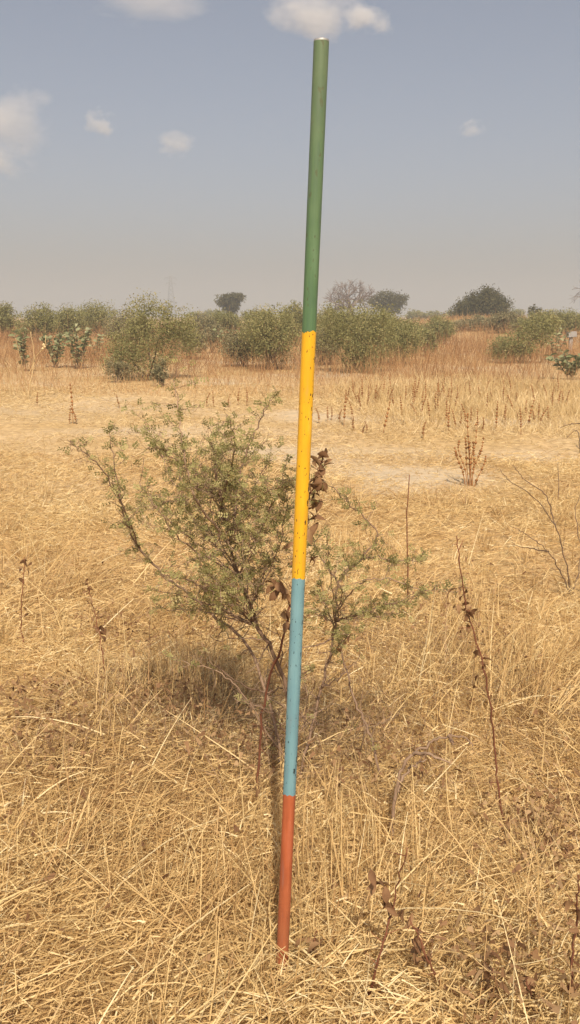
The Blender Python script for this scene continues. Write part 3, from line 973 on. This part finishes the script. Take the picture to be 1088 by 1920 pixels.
for lab, px, py, kk in [('brown leafy patch low in the straw at the far left', 30, 1345, 5), ('brown leafy patch low in the straw, second from the left edge', 108, 1335, 6),
                        ('russet leaf clump in the straw above the lower left corner', 112, 1450, 5),
                        ('brown curled leaf clump beside the bare fallen thorn branch', 648, 1345, 3)]:
    weed(lab, [(px, py + 25), (px + 4, py + 8), (px + 2, py - 8), (px - 2, py - 18)], None, .0026, [(px, py, kk, .036), (px + 16, py + 6, 2, .034)], side=0)

# thin lone straw stalk standing right of the bush
def stalk(label, pts_px, r, mat, name='dry_stalk', cat='stalk', group='single dry stalks'):
    b0 = ground_at(*pts_px[0])
    pts = [b0 - Vector((0, 0, .02))] + [at(px, py, b0.y) for px, py in pts_px[1:]]
    mb = MB(b0); mb.tube(curve(pts, 5, .001), r, r * .5, 5)
    o = mb.build(name, M[mat]); o.location = b0
    return tag(o, label, cat, group)


stalk('thin straight upright reddish stalk right of the green bush', [(764, 1165), (765, 1080), (763, 980), (768, 890)], .0042, 'red_stem')
stalk('pale thin stalk standing in the grass at the left edge', [(88, 950), (85, 900), (84, 850), (80, 810)], .005, 'bare_stalk')
stalk('short thin stalk among thorn twigs at the right', [(1046, 940), (1048, 910), (1046, 870)], .005, 'grey_twig')

# bare thorny twigs
def bare_shrub(label, base_px, limbs, r, tw, name='bare_thorn_shrub', mat='grey_twig'):
    b0 = ground_at(*base_px)
    s = empty(name, b0, label, 'thorn shrub', 'leafless thorny twigs')
    for pts in limbs:
        P = [at(px, py, b0.y + dy) for px, py, dy in pts]
        if pts[0][:2] == base_px: P[0] = b0 - Vector((0, 0, .02))
        limb(P, r, r * .3, 2.0, 0.0, tw, .06, 0, mat, 'branch', s, b0)
    return s


bare_shrub('leafless grey thorny shrub at the right edge beyond the bush', (1072, 1115),
           [[(1072, 1115, 0), (1062, 1060, .02), (1040, 985, .05), (1005, 935, .05), (960, 905, .03), (938, 880, .0)],
            [(1072, 1115, 0), (1052, 1075, -.05), (1028, 1035, -.1), (985, 1000, -.12), (955, 985, -.14)],
            [(1040, 985, .05), (1025, 930, .1), (985, 900, .16), (962, 872, .18)],
            [(1072, 1115, 0), (1090, 1040, .1), (1080, 960, .15), (1100, 900, .2)],
            [(1028, 1035, -.1), (1000, 1030, .0), (960, 1022, .1)]], .0042, .14)
bare_shrub('arched bare brown thorn branch lying in the grass right of the pole', (735, 1575),
           [[(735, 1575, 0), (740, 1500, .02), (755, 1440, .04), (778, 1412, .05), (806, 1394, .06), (842, 1380, .06), (872, 1384, .06), (886, 1400, .05)],
            [(778, 1412, .05), (810, 1416, -.02), (845, 1430, -.04)], [(842, 1380, .06), (850, 1398, .03)], [(740, 1500, .02), (752, 1462, .08), (775, 1436, .12), (800, 1424, .14)]], .0062, .05, 'bare_thorn_branch', 'acacia_bark')
bare_shrub('small bare twigs at the right edge over the clearing', (1090, 850),
           [[(1090, 850, 0), (1085, 815, .0), (1078, 808, .1), (1062, 822, .1)], [(1090, 850, 0), (1095, 800, .3), (1072, 795, .5), (1050, 802, .6)]], .008, .12, 'bare_twigs')
# two thin bare twigs low in front of the bush
bare_shrub('dark bare twig rising from the straw below the bush', (672, 1430),
           [[(672, 1430, 0), (682, 1378, 0), (700, 1362, 0), (730, 1350, 0), (755, 1330, 0), (764, 1315, 0)]], .003, .03, 'bare_thorn_branch')

# ------------------------------------------------------------------ dry seed spikes of the clearing
def spike_mesh(seed, H=1.0):
    st = random.getstate(); random.seed(seed)
    mb = MB()
    top = Vector((random.gauss(0, .05), random.gauss(0, .05), 1))
    c = curve([Vector((0, 0, -.03)), Vector((random.gauss(0, .02), random.gauss(0, .02), .5)), top], 5)
    mb.tube(c, .010, .006, 4, .8)
    k = .3
    while k < 1.0:
        i = min(len(c) - 1, int(k * (len(c) - 1)))
        p = c[i].lerp(c[min(i + 1, len(c) - 1)], k * (len(c) - 1) - i)
        mb.blob(p, .043 * (1.2 - .6 * k) * random.uniform(.75, 1.2), random.random() * .8)
        k += random.uniform(.07, .115)
    me = mb.mesh('seed_spike'); me.materials.append(M['seed'])
    random.setstate(st)
    return me


SPK = [spike_mesh(s) for s in range(6)]
spots = [(645, 736, 800), (650, 730, 764), (598, 763, 794), (615, 761, 790), (622, 763, 788), (637, 768, 792), (665, 780, 810), (686, 790, 812), (680, 794, 816), (717, 745, 818), (688, 733, 762),
         (705, 722, 756), (711, 728, 752), (753, 743, 790), (797, 713, 756), (815, 733, 772), (820, 724, 780), (795, 792, 822), (830, 700, 736), (833, 714, 752), (835, 750, 796), (841, 758, 814),
         (855, 766, 804), (862, 772, 800), (860, 720, 756), (873, 755, 802), (871, 716, 742), (883, 714, 746), (896, 766, 808), (901, 782, 812), (930, 750, 808), (977, 763, 814), (970, 773, 800),
         (989, 742, 806), (1010, 755, 792), (1037, 745, 766), (1045, 732, 766), (1008, 704, 728), (921, 733, 758), (943, 738, 760), (951, 740, 762), (1003, 770, 792), (964, 736, 764), (760, 722, 758),
         (739, 730, 764), (726, 724, 752), (776, 728, 768), (787, 740, 782), (805, 748, 790), (1024, 720, 752), (1062, 730, 762), (902, 722, 752), (845, 728, 762), (675, 738, 770), (660, 748, 786),
         (137, 716, 796), (143, 758, 796), (131, 765, 795), (401, 730, 764), (447, 728, 760), (463, 726, 762), (388, 735, 762), (430, 738, 764), (70, 735, 762), (225, 738, 764)]
for k in range(46):
    px_ = random.uniform(640, 1075); yb_ = random.uniform(738, 800) if px_ > 760 else random.uniform(738, 770)
    spots.append((px_, yb_ - random.uniform(24, 40), yb_))
sp_zone = {}
for k, (px, yt, yb) in enumerate(spots):
    p = ground_at(px, yb)
    h = at(px, yt, p.y).z - p.z
    o = bpy.data.objects.new('seed_spike', SPK[k % 6])
    COL.objects.link(o)
    o.location = p
    f = max(h, .55)
    o.scale = (f * .85, f * .85, h)
    o.rotation_euler = (random.gauss(0, .09), random.gauss(0, .09), random.random() * 6)
    near = yb >= 780
    zone = 0 if px < 300 else 1 if px < 560 else 2 if near else 3
    sp_zone.setdefault(zone, []).append((px, o))

ones = 'first second third fourth fifth sixth seventh eighth ninth tenth eleventh twelfth thirteenth fourteenth fifteenth sixteenth seventeenth eighteenth nineteenth'.split()
ORD = ones + ['twentieth'] + ['twenty-' + w for w in ones[:9]] + ['thirtieth'] + ['thirty-' + w for w in ones[:9]] + ['fortieth'] + ['forty-' + w for w in ones[:9]] + \
    ['fiftieth'] + ['fifty-' + w for w in ones[:9]] + ['sixtieth'] + ['sixty-' + w for w in ones[:9]] + ['seventieth'] + ['seventy-' + w for w in ones[:9]]
for zone, lst in sp_zone.items():
    lst.sort(key=lambda t: t[0])
    for k, (px, o) in enumerate(lst):
        tag(o, 'brown dry seed spike, ' + ORD[k] + ' from left, ' + ('at the far left of the clearing', 'before the russet grass left of the pole',
            'in the nearer row right of the pole', 'in the farther row right of the pole')[zone], 'seed spike', 'seed spikes over the clearing')

# the candelabra-like seed plant in front of the others
b0 = ground_at(882, 912)
cand = empty('seed_stalk_plant', b0, 'branching dry plant with knobbly brown seed stalks standing alone in the clearing', 'dried plant')
for pts in [[(882, 912), (880, 860), (877, 800), (877, 776)], [(884, 912), (884, 860), (892, 830), (893, 796)], [(878, 912), (872, 880), (860, 845), (861, 828)], [(874, 905), (868, 885), (858, 860), (853, 840)],
            [(886, 912), (888, 880), (902, 845), (907, 822)], [(880, 912), (875, 870), (874, 840), (873, 822)], [(884, 912), (889, 870), (888, 845), (888, 830)], [(888, 915), (894, 900), (908, 870), (911, 856)],
            [(881, 912), (882, 880), (881, 850), (880, 830)]]:
    Y = b0.y + random.uniform(-.05, .05)
    P = [at(px, py, Y) for px, py in pts]; P[0].z = gz(P[0].x, P[0].y) - .02
    mb = MB(b0); c = curve(P, 6); mb.tube(c, .0045, .0025, 5, .9)
    st = mb.build('stem', M['seed'], cand)
    sm = MB(b0)
    for i in range(5, len(c)):
        if i % 2 == 0 or random.random() < .25: sm.blob(c[i], random.uniform(.009, .016), random.random() * .8, 6)
    if sm.V: sm.build('seed_heads', M['seed'], st, True, 'stuff')

# ------------------------------------------------------------------ shrubs and trees
def leaf_cloud(P, size, rnd, aspect=.55):
    N = len(P)
    d = rng.normal(size=(N, 3)); d[:, 2] += .3; d /= np.linalg.norm(d, axis=1, keepdims=True)
    s = np.cross(d, rng.normal(size=(N, 3))); s /= np.linalg.norm(s, axis=1, keepdims=True) + 1e-9
    L = (size * rng.uniform(.6, 1.5, N))[:, None]
    V = np.stack([P - d * L * .5, P + s * L * aspect * .5, P + d * L * .5, P - s * L * aspect * .5], 1).reshape(-1, 3)
    F = (np.arange(N)[:, None] * 4 + np.arange(4)[None]).astype(int)
    return V, F, np.repeat(rnd, 4)


def crown_points(lobes, n_clump, per, clump_r):
    """leaf positions in clumps near the skins of several ellipsoids; lobes (cx,cy,cz,rx,ry,rz)"""
    w = np.array([l_[3] * l_[5] + l_[4] * l_[5] for l_ in lobes]); w = w / w.sum()
    which = rng.choice(len(lobes), n_clump, p=w)
    lb = np.array(lobes)[which]
    u = rng.normal(size=(n_clump, 3)); u /= np.linalg.norm(u, axis=1, keepdims=True)
    rad = np.clip(rng.beta(3.0, 1.2, n_clump) * 1.02, .1, 1.0)[:, None]
    C = lb[:, :3] + u * lb[:, 3:] * rad
    cs = clump_r * rng.uniform(.5, 1.5, n_clump)
    cnt = rng.poisson(per, n_clump) + 2
    idx = np.repeat(np.arange(n_clump), cnt)
    P = C[idx] + np.clip(rng.normal(size=(len(idx), 3)), -1.5, 1.5) * cs[idx][:, None] * np.array([1, 1, .9])
    tone = np.clip(rng.normal(.5, .2, n_clump), 0, 1)[idx] + rng.normal(0, .14, len(idx))
    return P, np.clip(tone, 0, 1), C


def shrub(label, px, Yd, top, hw, leaf='bush_leaf', n=160, per=34, size=None, name='shrub', cat='shrub', lobes=None, lift=.0, wisp=40, seedl=6, low=.12, group='shrubs across the field'):
    c = at(px, 591, Yd); x0 = c.x
    z0 = gz(x0, Yd)
    H = at(px, top, Yd).z - z0
    rx = hw * Yd / FPX
    root = Vector((x0, Yd, z0))
    s = empty(name, root, label, cat, group)
    n = int(n * 1.5); per = per * .95
    if lobes is None:
        lobes = []
        for k in range(seedl):
            fx = random.uniform(-.55, .55); f = random.uniform(.40, .62)
            hz = H * (1 - .55 * abs(fx)) * random.uniform(.82, 1.0)
            rz = hz * random.uniform(.34, .46)
            lobes.append((fx * rx, random.uniform(-.5, .5) * rx * .8, max(hz - rz, rz * .8 + low * H), rx * f, rx * f, rz))
        lobes.append((0, 0, H * .5, rx * .7, rx * .6, H * .42))
    else:
        lobes = [(a * rx, b_ * rx, c_ * H, d_ * rx, e_ * rx, f_ * H) for a, b_, c_, d_, e_, f_ in lobes]
    size = size or .038 * (Yd / 20) ** .75
    P, tone, C = crown_points(lobes, n, per, min(rx, H) * .10)
    sh_p, sh_t, shoots = [], [], []
    for k in range(wisp):                                   # leafy outer shoots
        q = C[rng.integers(len(C))]
        d = q - np.array([0, 0, H * .25]); d = d / (np.linalg.norm(d) + 1e-6) + np.array([rng.normal(0, .3), rng.normal(0, .3), abs(rng.normal(.5, .3))])
        a_, b_ = q - d * H * .10, q + d * H * rng.uniform(.02, .10)
        shoots.append((a_, b_))
        tt = rng.random(26)[:, None]
        sh_p.append(a_ + (b_ - a_) * tt + rng.normal(0, size * .55, (26, 3))); sh_t.append(np.full(26, rng.uniform(.3, .8)))
    if wisp:
        P = np.concatenate([P] + sh_p); tone = np.concatenate([tone] + sh_t)
    P[:, 2] = np.maximum(P[:, 2], .04)
    V, F, A = leaf_cloud(P, size, tone)
    link('foliage', mesh_np('foliage', V, F, A), M[leaf], s)['kind'] = 'stuff'
    mb = MB()
    nst = 6
    for k in range(nst):
        b1 = Vector((random.gauss(0, rx * .08), random.gauss(0, rx * .08), -.05))
        tip = Vector(C[random.randrange(len(C))])
        mid = b1.lerp(tip, .5) + Vector((random.gauss(0, rx * .06), random.gauss(0, rx * .06), H * .05))
        mb.tube(curve([b1, mid, tip], 4), max(.012, H * .018), .004, 4)
    for a_, b_ in shoots:
        mb.tube([Vector(a_), Vector(b_)], .003 + .00015 * Yd, .002, 3)
    mb.build('stems', M['trunk'], s, True, 'stuff')
    return s


# nearest shrubs, about 20 to 27 m away
shrub('large grey-green shrub with a dark shaded foot, left of the pole', 282, 20.5, 553, 92, n=330, per=36,
      lobes=[(0, 0, .52, .62, .6, .40), (-.1, .1, .80, .34, .34, .20), (.48, .1, .66, .42, .42, .24), (-.42, 0, .42, .45, .45, .30), (-.62, -.1, .24, .36, .4, .22), (.65, .2, .5, .3, .4, .24), (-.15, -.2, .3, .5, .4, .28)])
shrub('rounded green shrub immediately left of the pole, behind the grass', 512, 24, 562, 88, n=280, per=34)
shrub('broad pale green shrub immediately right of the pole', 668, 23, 566, 92, n=330, per=36,
      lobes=[(0, 0, .6, .75, .6, .38), (.1, 0, .35, .5, .5, .32), (-.5, .1, .66, .42, .4, .28), (.55, .1, .6, .4, .4, .3), (.1, -.1, .2, .34, .35, .2)])
shrub('low dark green shrub with leaning top near the right edge', 985, 27, 592, 68, n=210, per=32,
      lobes=[(-.2, 0, .38, .6, .5, .36), (.35, 0, .66, .5, .45, .28), (.7, .1, .82, .35, .3, .2), (-.5, 0, .28, .4, .4, .26)])
shrub('low pale shrub filling the ground between the pole and the broad pale shrub', 606, 26, 600, 46, 'grey_bush_leaf', n=150, per=30)
shrub('loose green shrub sloping down right of the broad pale shrub', 752, 26, 588, 58, n=190, per=30)
shrub('tan-green shrub at the left foot of the shrub left of the pole', 452, 25, 604, 44, 'grey_bush_leaf', n=140, per=30)
# second row
row = [
    ('olive shrub at the far left edge under the sky', 10, 42, 560, 46, 'bush_leaf'), ('pointed dark olive shrub, second from the left edge', 72, 38, 562, 44, 'bush_leaf'),
    ('bright green shrub behind the milkweeds at the left', 128, 40, 566, 52, 'bush_leaf'), ('flat-topped olive shrub left of the large grey-green shrub', 188, 44, 560, 54, 'bush_leaf'),
    ('olive shrub half hidden behind the large grey-green shrub', 238, 36, 572, 44, 'grey_bush_leaf'), ('pale wispy shrub at the right flank of the large grey-green shrub', 350, 28, 580, 38, 'grey_bush_leaf'),
    ('low olive shrub below the flat-crowned tree', 420, 48, 574, 44, 'bush_leaf'), ('small green shrub between flat-crowned tree and pole', 476, 40, 574, 36, 'bush_leaf'),
    ('olive shrub whose top shows left of the green pole band', 552, 36, 558, 40, 'bush_leaf'), ('olive shrub crowded against the right side of the pole', 612, 34, 558, 40, 'bush_leaf'),
    ('green shrub under the bare tree', 662, 38, 570, 52, 'bush_leaf'), ('green shrub below the dark evergreen tree right of the pole', 722, 36, 572, 46, 'bush_leaf'),
    ('small olive shrub at the right end of the broad pale shrub', 772, 33, 585, 40, 'bush_leaf'), ('grey-green shrub in the gap before the domed dark tree', 822, 40, 584, 40, 'bush_leaf'),
    ('pale grey shrub in front of the domed dark tree', 896, 48, 584, 44, 'grey_bush_leaf'), ('pale yellowish shrub right of the domed dark tree', 950, 46, 576, 40, 'grey_bush_leaf'),
    ('green shrub behind the leaning shrub at the right', 1010, 42, 584, 44, 'bush_leaf'), ('olive shrub at the right edge under the sky', 1066, 46, 576, 46, 'bush_leaf'),
    ('tan dry shrub in the left-hand gap of the shrub line', 382, 40, 582, 30, 'grey_bush_leaf'),
]
for (lab, px, Yd, top, hw, lf) in row:
    wob = random.uniform(-3, 9)
    shrub(lab, px, Yd, top + wob, hw * random.uniform(.85, 1.25), lf, n=random.randint(170, 250), per=26, wisp=random.choice((20, 40, 70)))
# small low ones in the russet grass
for (lab, px, Yd, top, hw, lf) in [('small dim shrub low in the grass left of the large shrub', 214, 19.5, 660, 26, 'grey_bush_leaf'), ('little dry yellowish shrub at the foot of the large shrub', 300, 18.5, 668, 22, 'grey_bush_leaf'),
                                   ('low dull shrub between the large shrub and the pole', 396, 31, 606, 30, 'grey_bush_leaf'), ('low tuft of green right of the broad pale shrub', 800, 30, 606, 28, 'bush_leaf')]:
    shrub(lab, px, Yd, top, hw, lf, n=60, per=20, wisp=14, seedl=3, low=.05)
# far line that closes the horizon
for (lab, px, Yd, top, hw) in [('hazy distant bush in the skyline gap right of the large grey-green shrub', 372, 110, 582, 30), ('hazy distant bush touching the flat-crowned tree on its left', 402, 120, 578, 30),
                               ('hazy distant bush on the horizon right of the flat-crowned tree', 486, 130, 580, 30), ('hazy distant bush on the horizon right of the dark evergreen tree', 778, 125, 579, 26),
                               ('small hazy distant bush in the middle of the right-hand skyline gap', 812, 140, 581, 24), ('hazy distant bush touching the domed dark tree on its left', 846, 120, 582, 26),
                               ('hazy distant bush on the horizon between the two right-hand dark trees', 966, 130, 577, 26), ('hazy distant bush on the horizon near the right edge', 1036, 120, 578, 28)]:
    shrub(lab, px, Yd, top, hw, 'bush_leaf', n=80, per=18, size=.20, name='distant_bush', cat='bush', wisp=0, seedl=4, group='bushes on the horizon')


def tree(label, px, Yd, top, lobes, hw, leaf='tree_leaf', n=150, per=34, size=.16, trunk_r=.14, name='tree'):
    c = at(px, 591, Yd); root = Vector((c.x, Yd, gz(c.x, Yd)))
    H = at(px, top, Yd).z - root.z; rx = hw * Yd / FPX
    s = empty(name, root, label, 'tree', 'trees on the skyline')
    lobes = [(a * rx, b_ * rx, c_ * H, d_ * rx, e_ * rx, f_ * H) for a, b_, c_, d_, e_, f_ in lobes]
    P, tone, C = crown_points(lobes, n, per, rx * .10)
    V, F, A = leaf_cloud(P, size, tone)
    link('crown', mesh_np('crown', V, F, A), M[leaf], s)['kind'] = 'stuff'
    mb = MB(); top_ = Vector((0, 0, H * .45))
    mb.tube(curve([Vector((0, 0, -.1)), Vector((random.gauss(0, .1), 0, H * .2)), top_], 4), trunk_r, trunk_r * .6, 8)
    for k in range(9):
        q = Vector(C[random.randrange(len(C))])
        mb.tube(curve([top_ * random.uniform(.7, 1), top_.lerp(q, .5) + Vector((0, 0, .1)), q], 4), trunk_r * .45, .015, 5)
    mb.build('trunk', M['trunk'], s)
    return s


tree('dark flat-crowned tree on the skyline left of the pole', 435, 100, 552,
     [(0, 0, .86, .8, .7, .13), (.3, .1, .92, .5, .5, .08), (-.35, 0, .72, .6, .6, .14), (.1, 0, .62, .45, .5, .18), (-.1, 0, .4, .4, .4, .2)], 32, n=200)
tree('dark evergreen tree on the skyline right of the bare tree', 728, 105, 546,
     [(0, 0, .82, .75, .6, .16), (.5, 0, .74, .5, .5, .16), (-.45, 0, .7, .5, .5, .18), (.3, 0, .5, .5, .5, .2), (-.1, 0, .5, .6, .5, .25)], 38, n=220)
tree('domed dark green tree on the skyline, the highest at the right', 905, 72, 542,
     [(.1, 0, .66, .62, .6, .30), (.15, 0, .88, .25, .25, .12), (-.4, 0, .5, .5, .5, .30), (-.75, 0, .32, .3, .4, .26), (.55, 0, .52, .42, .4, .30), (0, 0, .35, .8, .6, .3)], 53, n=460, per=52, size=.12)
tree('small round dark tree low on the skyline at the right', 1002, 74, 568,
     [(0, 0, .66, .8, .7, .30), (.2, 0, .5, .7, .7, .3)], 17, n=90, per=24, size=.11)

# bare spreading tree beside the pole
c = at(656, 591, 120); root = Vector((c.x, 120, gz(c.x, 120)))
H = at(656, 527, 120).z
bt = empty('bare_tree', root, 'leafless grey tree with a broad spreading twiggy crown right of the pole', 'tree', 'trees on the skyline')
mb = MB(); mb.tube(curve([Vector((0, 0, -.2)), Vector((.05, 0, .9)), Vector((0, 0, 1.9))], 4), .55, .38, 9); mb.build('trunk', M['bare_bark'], bt)


def grow(mb, p, d, L, r, lev):
    q = p; pts = [p]
    for k in range(4):
        d = (d + Vector((random.gauss(0, .2), random.gauss(0, .2), random.gauss(.02, .14)))).normalized()
        q = q + d * L / 4; pts.append(q)
    if q.z > H * .99 + random.uniform(-.3, .1): return
    mb.tube(pts, r, r * .6, 4 if lev < 3 else 6)
    if lev == 0: return
    for k in range(3 if lev > 1 else 4):
        a = pts[-1] if k < 2 else pts[random.choice((2, 3))]
        nd = (d + Vector((random.gauss(0, .55), random.gauss(0, .55), random.gauss(-.02, .4)))).normalized()
        grow(mb, a, nd, L * random.uniform(.6, .85), max(r * .58, .016), lev - 1)


for k in range(9):
    a = TWO * k / 9 + random.uniform(-.2, .2)
    mb = MB()
    grow(mb, Vector((0, 0, 1.7)), Vector((math.cos(a), math.sin(a), random.uniform(.5, 1.3))), 1.75, .20, 4)
    mb.build('limb', M['bare_bark'], bt)
# bare branch tips of another tree reaching in at the right edge
c = at(1125, 591, 90); root = Vector((c.x, 90, gz(c.x, 90)))
Hs, H = H, at(1125, 505, 90).z
bt2 = empty('bare_tree', root, 'bare twigs of a leafless tree poking in at the right edge above the skyline', 'tree', 'trees on the skyline')
mb = MB(); mb.tube(curve([Vector((0, 0, -.2)), Vector((.05, 0, 1.2)), Vector((0, 0, 2.4))], 4), .22, .15, 8); mb.build('trunk', M['bare_bark'], bt2)
for k in range(5):
    a = TWO * k / 5 + .4
    mb = MB(); grow(mb, Vector((0, 0, 2.2)), Vector((math.cos(a), math.sin(a), random.uniform(.7, 1.4))), 1.5, .09, 3)
    mb.build('limb', M['bare_bark'], bt2)

# ------------------------------------------------------------------ milkweed plants with big pale leaves
MILK = []
for k in range(4):
    V, F, A = [], [], []
    for i, (t, w, z) in enumerate([(0, .25, 0), (.3, .9, .05), (.65, 1, .05), (1, .12, -.08)]):
        for s in (-1, 0, 1):
            V.append((s * .31 * w, t, z + abs(s) * .09 * w)); A.append(.15 + .22 * k + random.random() * .1)
    for i in range(3):
        for s in (0, 1): F.append((i * 3 + s, i * 3 + s + 1, i * 3 + s + 4, i * 3 + s + 3))
    me = mesh_py('leaf', V, F, A); me.materials.append(M['milkweed_leaf']); MILK.append(me)


def milkweed(label, px, py_base, top, hw, nst, Lf):
    b1 = ground_at(px, py_base)
    Hm = at(px, top, b1.y).z - b1.z
    w = empty('milkweed_plant', b1, label, 'plant', 'milkweed plants in the russet grass')
    for k in range(nst):
        tip = Vector(((k / (max(nst - 1, 1)) - .5) * 2 * hw * b1.y / FPX + random.gauss(0, .05), random.gauss(0, .12), Hm * random.uniform(.75, 1.0)))
        c = curve([Vector((random.gauss(0, .03), 0, -.05)), tip * .5 + Vector((0, 0, .05)), tip], 5)
        mb = MB(); mb.tube(c, .014, .007, 5); mb.build('stem', M['grey_twig'], w)
        for i in range(2, len(c)):
            ph = random.random() * 6
            for s in (0, 1):
                a = ph + s * math.pi
                put_leaf(w, b1 + c[i], Vector((math.cos(a), math.sin(a), random.uniform(-.1, .8))), Lf * random.uniform(.7, 1.15), random.choice(MILK))
    return w


milkweed('tall pale-leaved milkweed near the left edge in russet grass', 46, 696, 612, 12, 4, .17)
milkweed('pale-leaved milkweed in the middle of the three at the left', 106, 690, 622, 28, 7, .17)
milkweed('dark-leaved milkweed rightmost of the three at the left', 150, 692, 612, 24, 7, .17)
milkweed('small milkweed against the left flank of the large shrub', 184, 676, 622, 10, 3, .14)
milkweed('big pale-leaved milkweed cut by the right edge', 1070, 712, 660, 40, 6, .19)
milkweed('pale milkweed leaves among the shrubs between skyline tree and pole', 432, 668, 618, 26, 5, .15)
milkweed('pale milkweed above the leaning shrub at the right', 1040, 676, 612, 22, 5, .15)

# bare yellow stalks at the left
b1 = ground_at(50, 748)
bs = empty('bare_stalk_shrub', b1, 'bare forked yellowish stalks standing at the left edge of the clearing', 'dried plant')
for pts in [[(50, 748), (46, 705), (38, 670), (30, 634)], [(54, 745), (60, 700), (64, 665), (58, 622)], [(56, 700), (66, 672), (84, 650), (86, 628)], [(22, 738), (16, 705), (10, 680)]]:
    P = [at(px, py, b1.y + random.uniform(-.1, .1)) for px, py in pts]
    mb = MB(b1); mb.tube(curve(P, 5, .006), .0105, .006, 5)
    if pts[0][0] == 56:
        for _ in range(4): mb.blob(P[2] + Vector((random.gauss(0, .04), 0, random.gauss(0, .03))), .03, 1.0)
    mb.build('stem', M['bare_stalk'], bs)

# small concrete T-shaped marker at the right edge
m, n, l, b, out = new_mat('weathered_concrete'); M['concrete'] = m
t = n.new('ShaderNodeTexNoise'); t.inputs['Scale'].default_value = 14; t.inputs['Detail'].default_value = 5
r = ramp(n, [(.35, (.22, .20, .185)), (.65, (.34, .32, .30))])
l.new(t.outputs['Fac'], r.inputs[0]); l.new(r.outputs[0], b.inputs['Base Color']); b.inputs['Roughness'].default_value = .9


def box_mesh(name, sx, sy, sz, bev=.015):
    import bmesh
    bm = bmesh.new(); bmesh.ops.create_cube(bm, size=1)
    for v in bm.verts: v.co = Vector((v.co.x * sx, v.co.y * sy, (v.co.z + .5) * sz))
    bmesh.ops.bevel(bm, geom=list(bm.edges), offset=bev, segments=2, affect='EDGES')
    me = bpy.data.meshes.new(name); bm.to_mesh(me); bm.free()
    return me


cY = 32.0
c = at(1074, 591, cY); root = Vector((c.x, cY, gz(c.x, cY)))
Ht = at(1074, 622, cY).z - root.z
mk = empty('boundary_marker', root, 'small pale concrete post with a wider block on top at the right edge', 'marker post')
link('post', box_mesh('post', .12, .12, max(Ht - .2, .3) + .1), M['concrete'], mk, (0, 0, -.1))
hb = link('head_block', box_mesh('head_block', .32, .26, .2), M['concrete'], mk, (.02, 0, max(Ht - .2, .3)))
hb.rotation_euler = (0, R(-5), 0)

# ------------------------------------------------------------------ power pylon far off in the haze
PY = 620.0
m, n, l, b, out = new_mat('galvanised_steel'); M['galv'] = m
b.inputs['Base Color'].default_value = (.16, .16, .165, 1); b.inputs['Roughness'].default_value = .6; b.inputs['Metallic'].default_value = .3
c = at(322, 591, PY); root = Vector((c.x, PY, 0)); Hp = at(322, 517, PY).z
py_ = empty('power_pylon', root, 'faint lattice power pylon far off in the haze at the left', 'pylon')


def hwid(z): return 2.6 * (1 - z / Hp) ** 1.1 + .55


mb = MB()
lv = [0, 5, 9.5, 13.5, 17, 20, 23, 26, Hp]
for sx in (-1, 1):
    for sy in (-1, 1):
        mb.tube([Vector((sx * hwid(z), sy * hwid(z), z)) for z in lv], .28, .2, 4)
mb.build('mast_legs', M['galv'], py_)
mb = MB()
for a, b2 in zip(lv[:-1], lv[1:]):
    for (u, v) in (((-1, -1), (1, -1)), ((1, -1), (1, 1)), ((1, 1), (-1, 1)), ((-1, 1), (-1, -1))):
        mb.tube([Vector((u[0] * hwid(a), u[1] * hwid(a), a)), Vector((v[0] * hwid(b2), v[1] * hwid(b2), b2))], .15, .15, 3)
        mb.tube([Vector((v[0] * hwid(a), v[1] * hwid(a), a)), Vector((u[0] * hwid(b2), u[1] * hwid(b2), b2))], .15, .15, 3)
mb.build('bracing', M['galv'], py_)
for z, wdt in ((Hp - 1.6, 4.2), (Hp - 5.2, 3.4)):
    mb = MB()
    for s in (-1, 1):
        mb.tube([Vector((0, -.5, z + 1.2)), Vector((s * wdt, 0, z))], .2, .14, 4)
        mb.tube([Vector((0, .5, z)), Vector((s * wdt, 0, z))], .2, .14, 4)
        mb.tube([Vector((s * wdt, 0, z)), Vector((s * wdt, 0, z - 1.6))], .12, .12, 4)
    mb.build('cross_arm', M['galv'], py_)

# ------------------------------------------------------------------ dusty air
m = bpy.data.materials.new('dusty_air'); m.use_nodes = True
n, l = m.node_tree.nodes, m.node_tree.links
n.clear()
out = n.new('ShaderNodeOutputMaterial'); pv = n.new('ShaderNodeVolumePrincipled')
pv.inputs['Color'].default_value = (.49, .53, .58, 1)
pv.inputs['Density'].default_value = .0026
pv.inputs['Anisotropy'].default_value = 0.0
l.new(pv.outputs[0], out.inputs['Volume'])
hz = 3150.0
V = [(-hz, -hz, -1.6), (hz, -hz, -1.6), (hz, hz, -1.6), (-hz, hz, -1.6), (-hz, -hz, 42), (hz, -hz, 42), (hz, hz, 42), (-hz, hz, 42)]
F = [(3, 2, 1, 0), (4, 5, 6, 7), (0, 1, 5, 4), (1, 2, 6, 5), (2, 3, 7, 6), (3, 0, 4, 7)]
ho = link('haze', mesh_py('haze', V, F, None, False), m)
tag(ho, 'thin dusty haze over the whole plain', 'haze', kind='stuff')
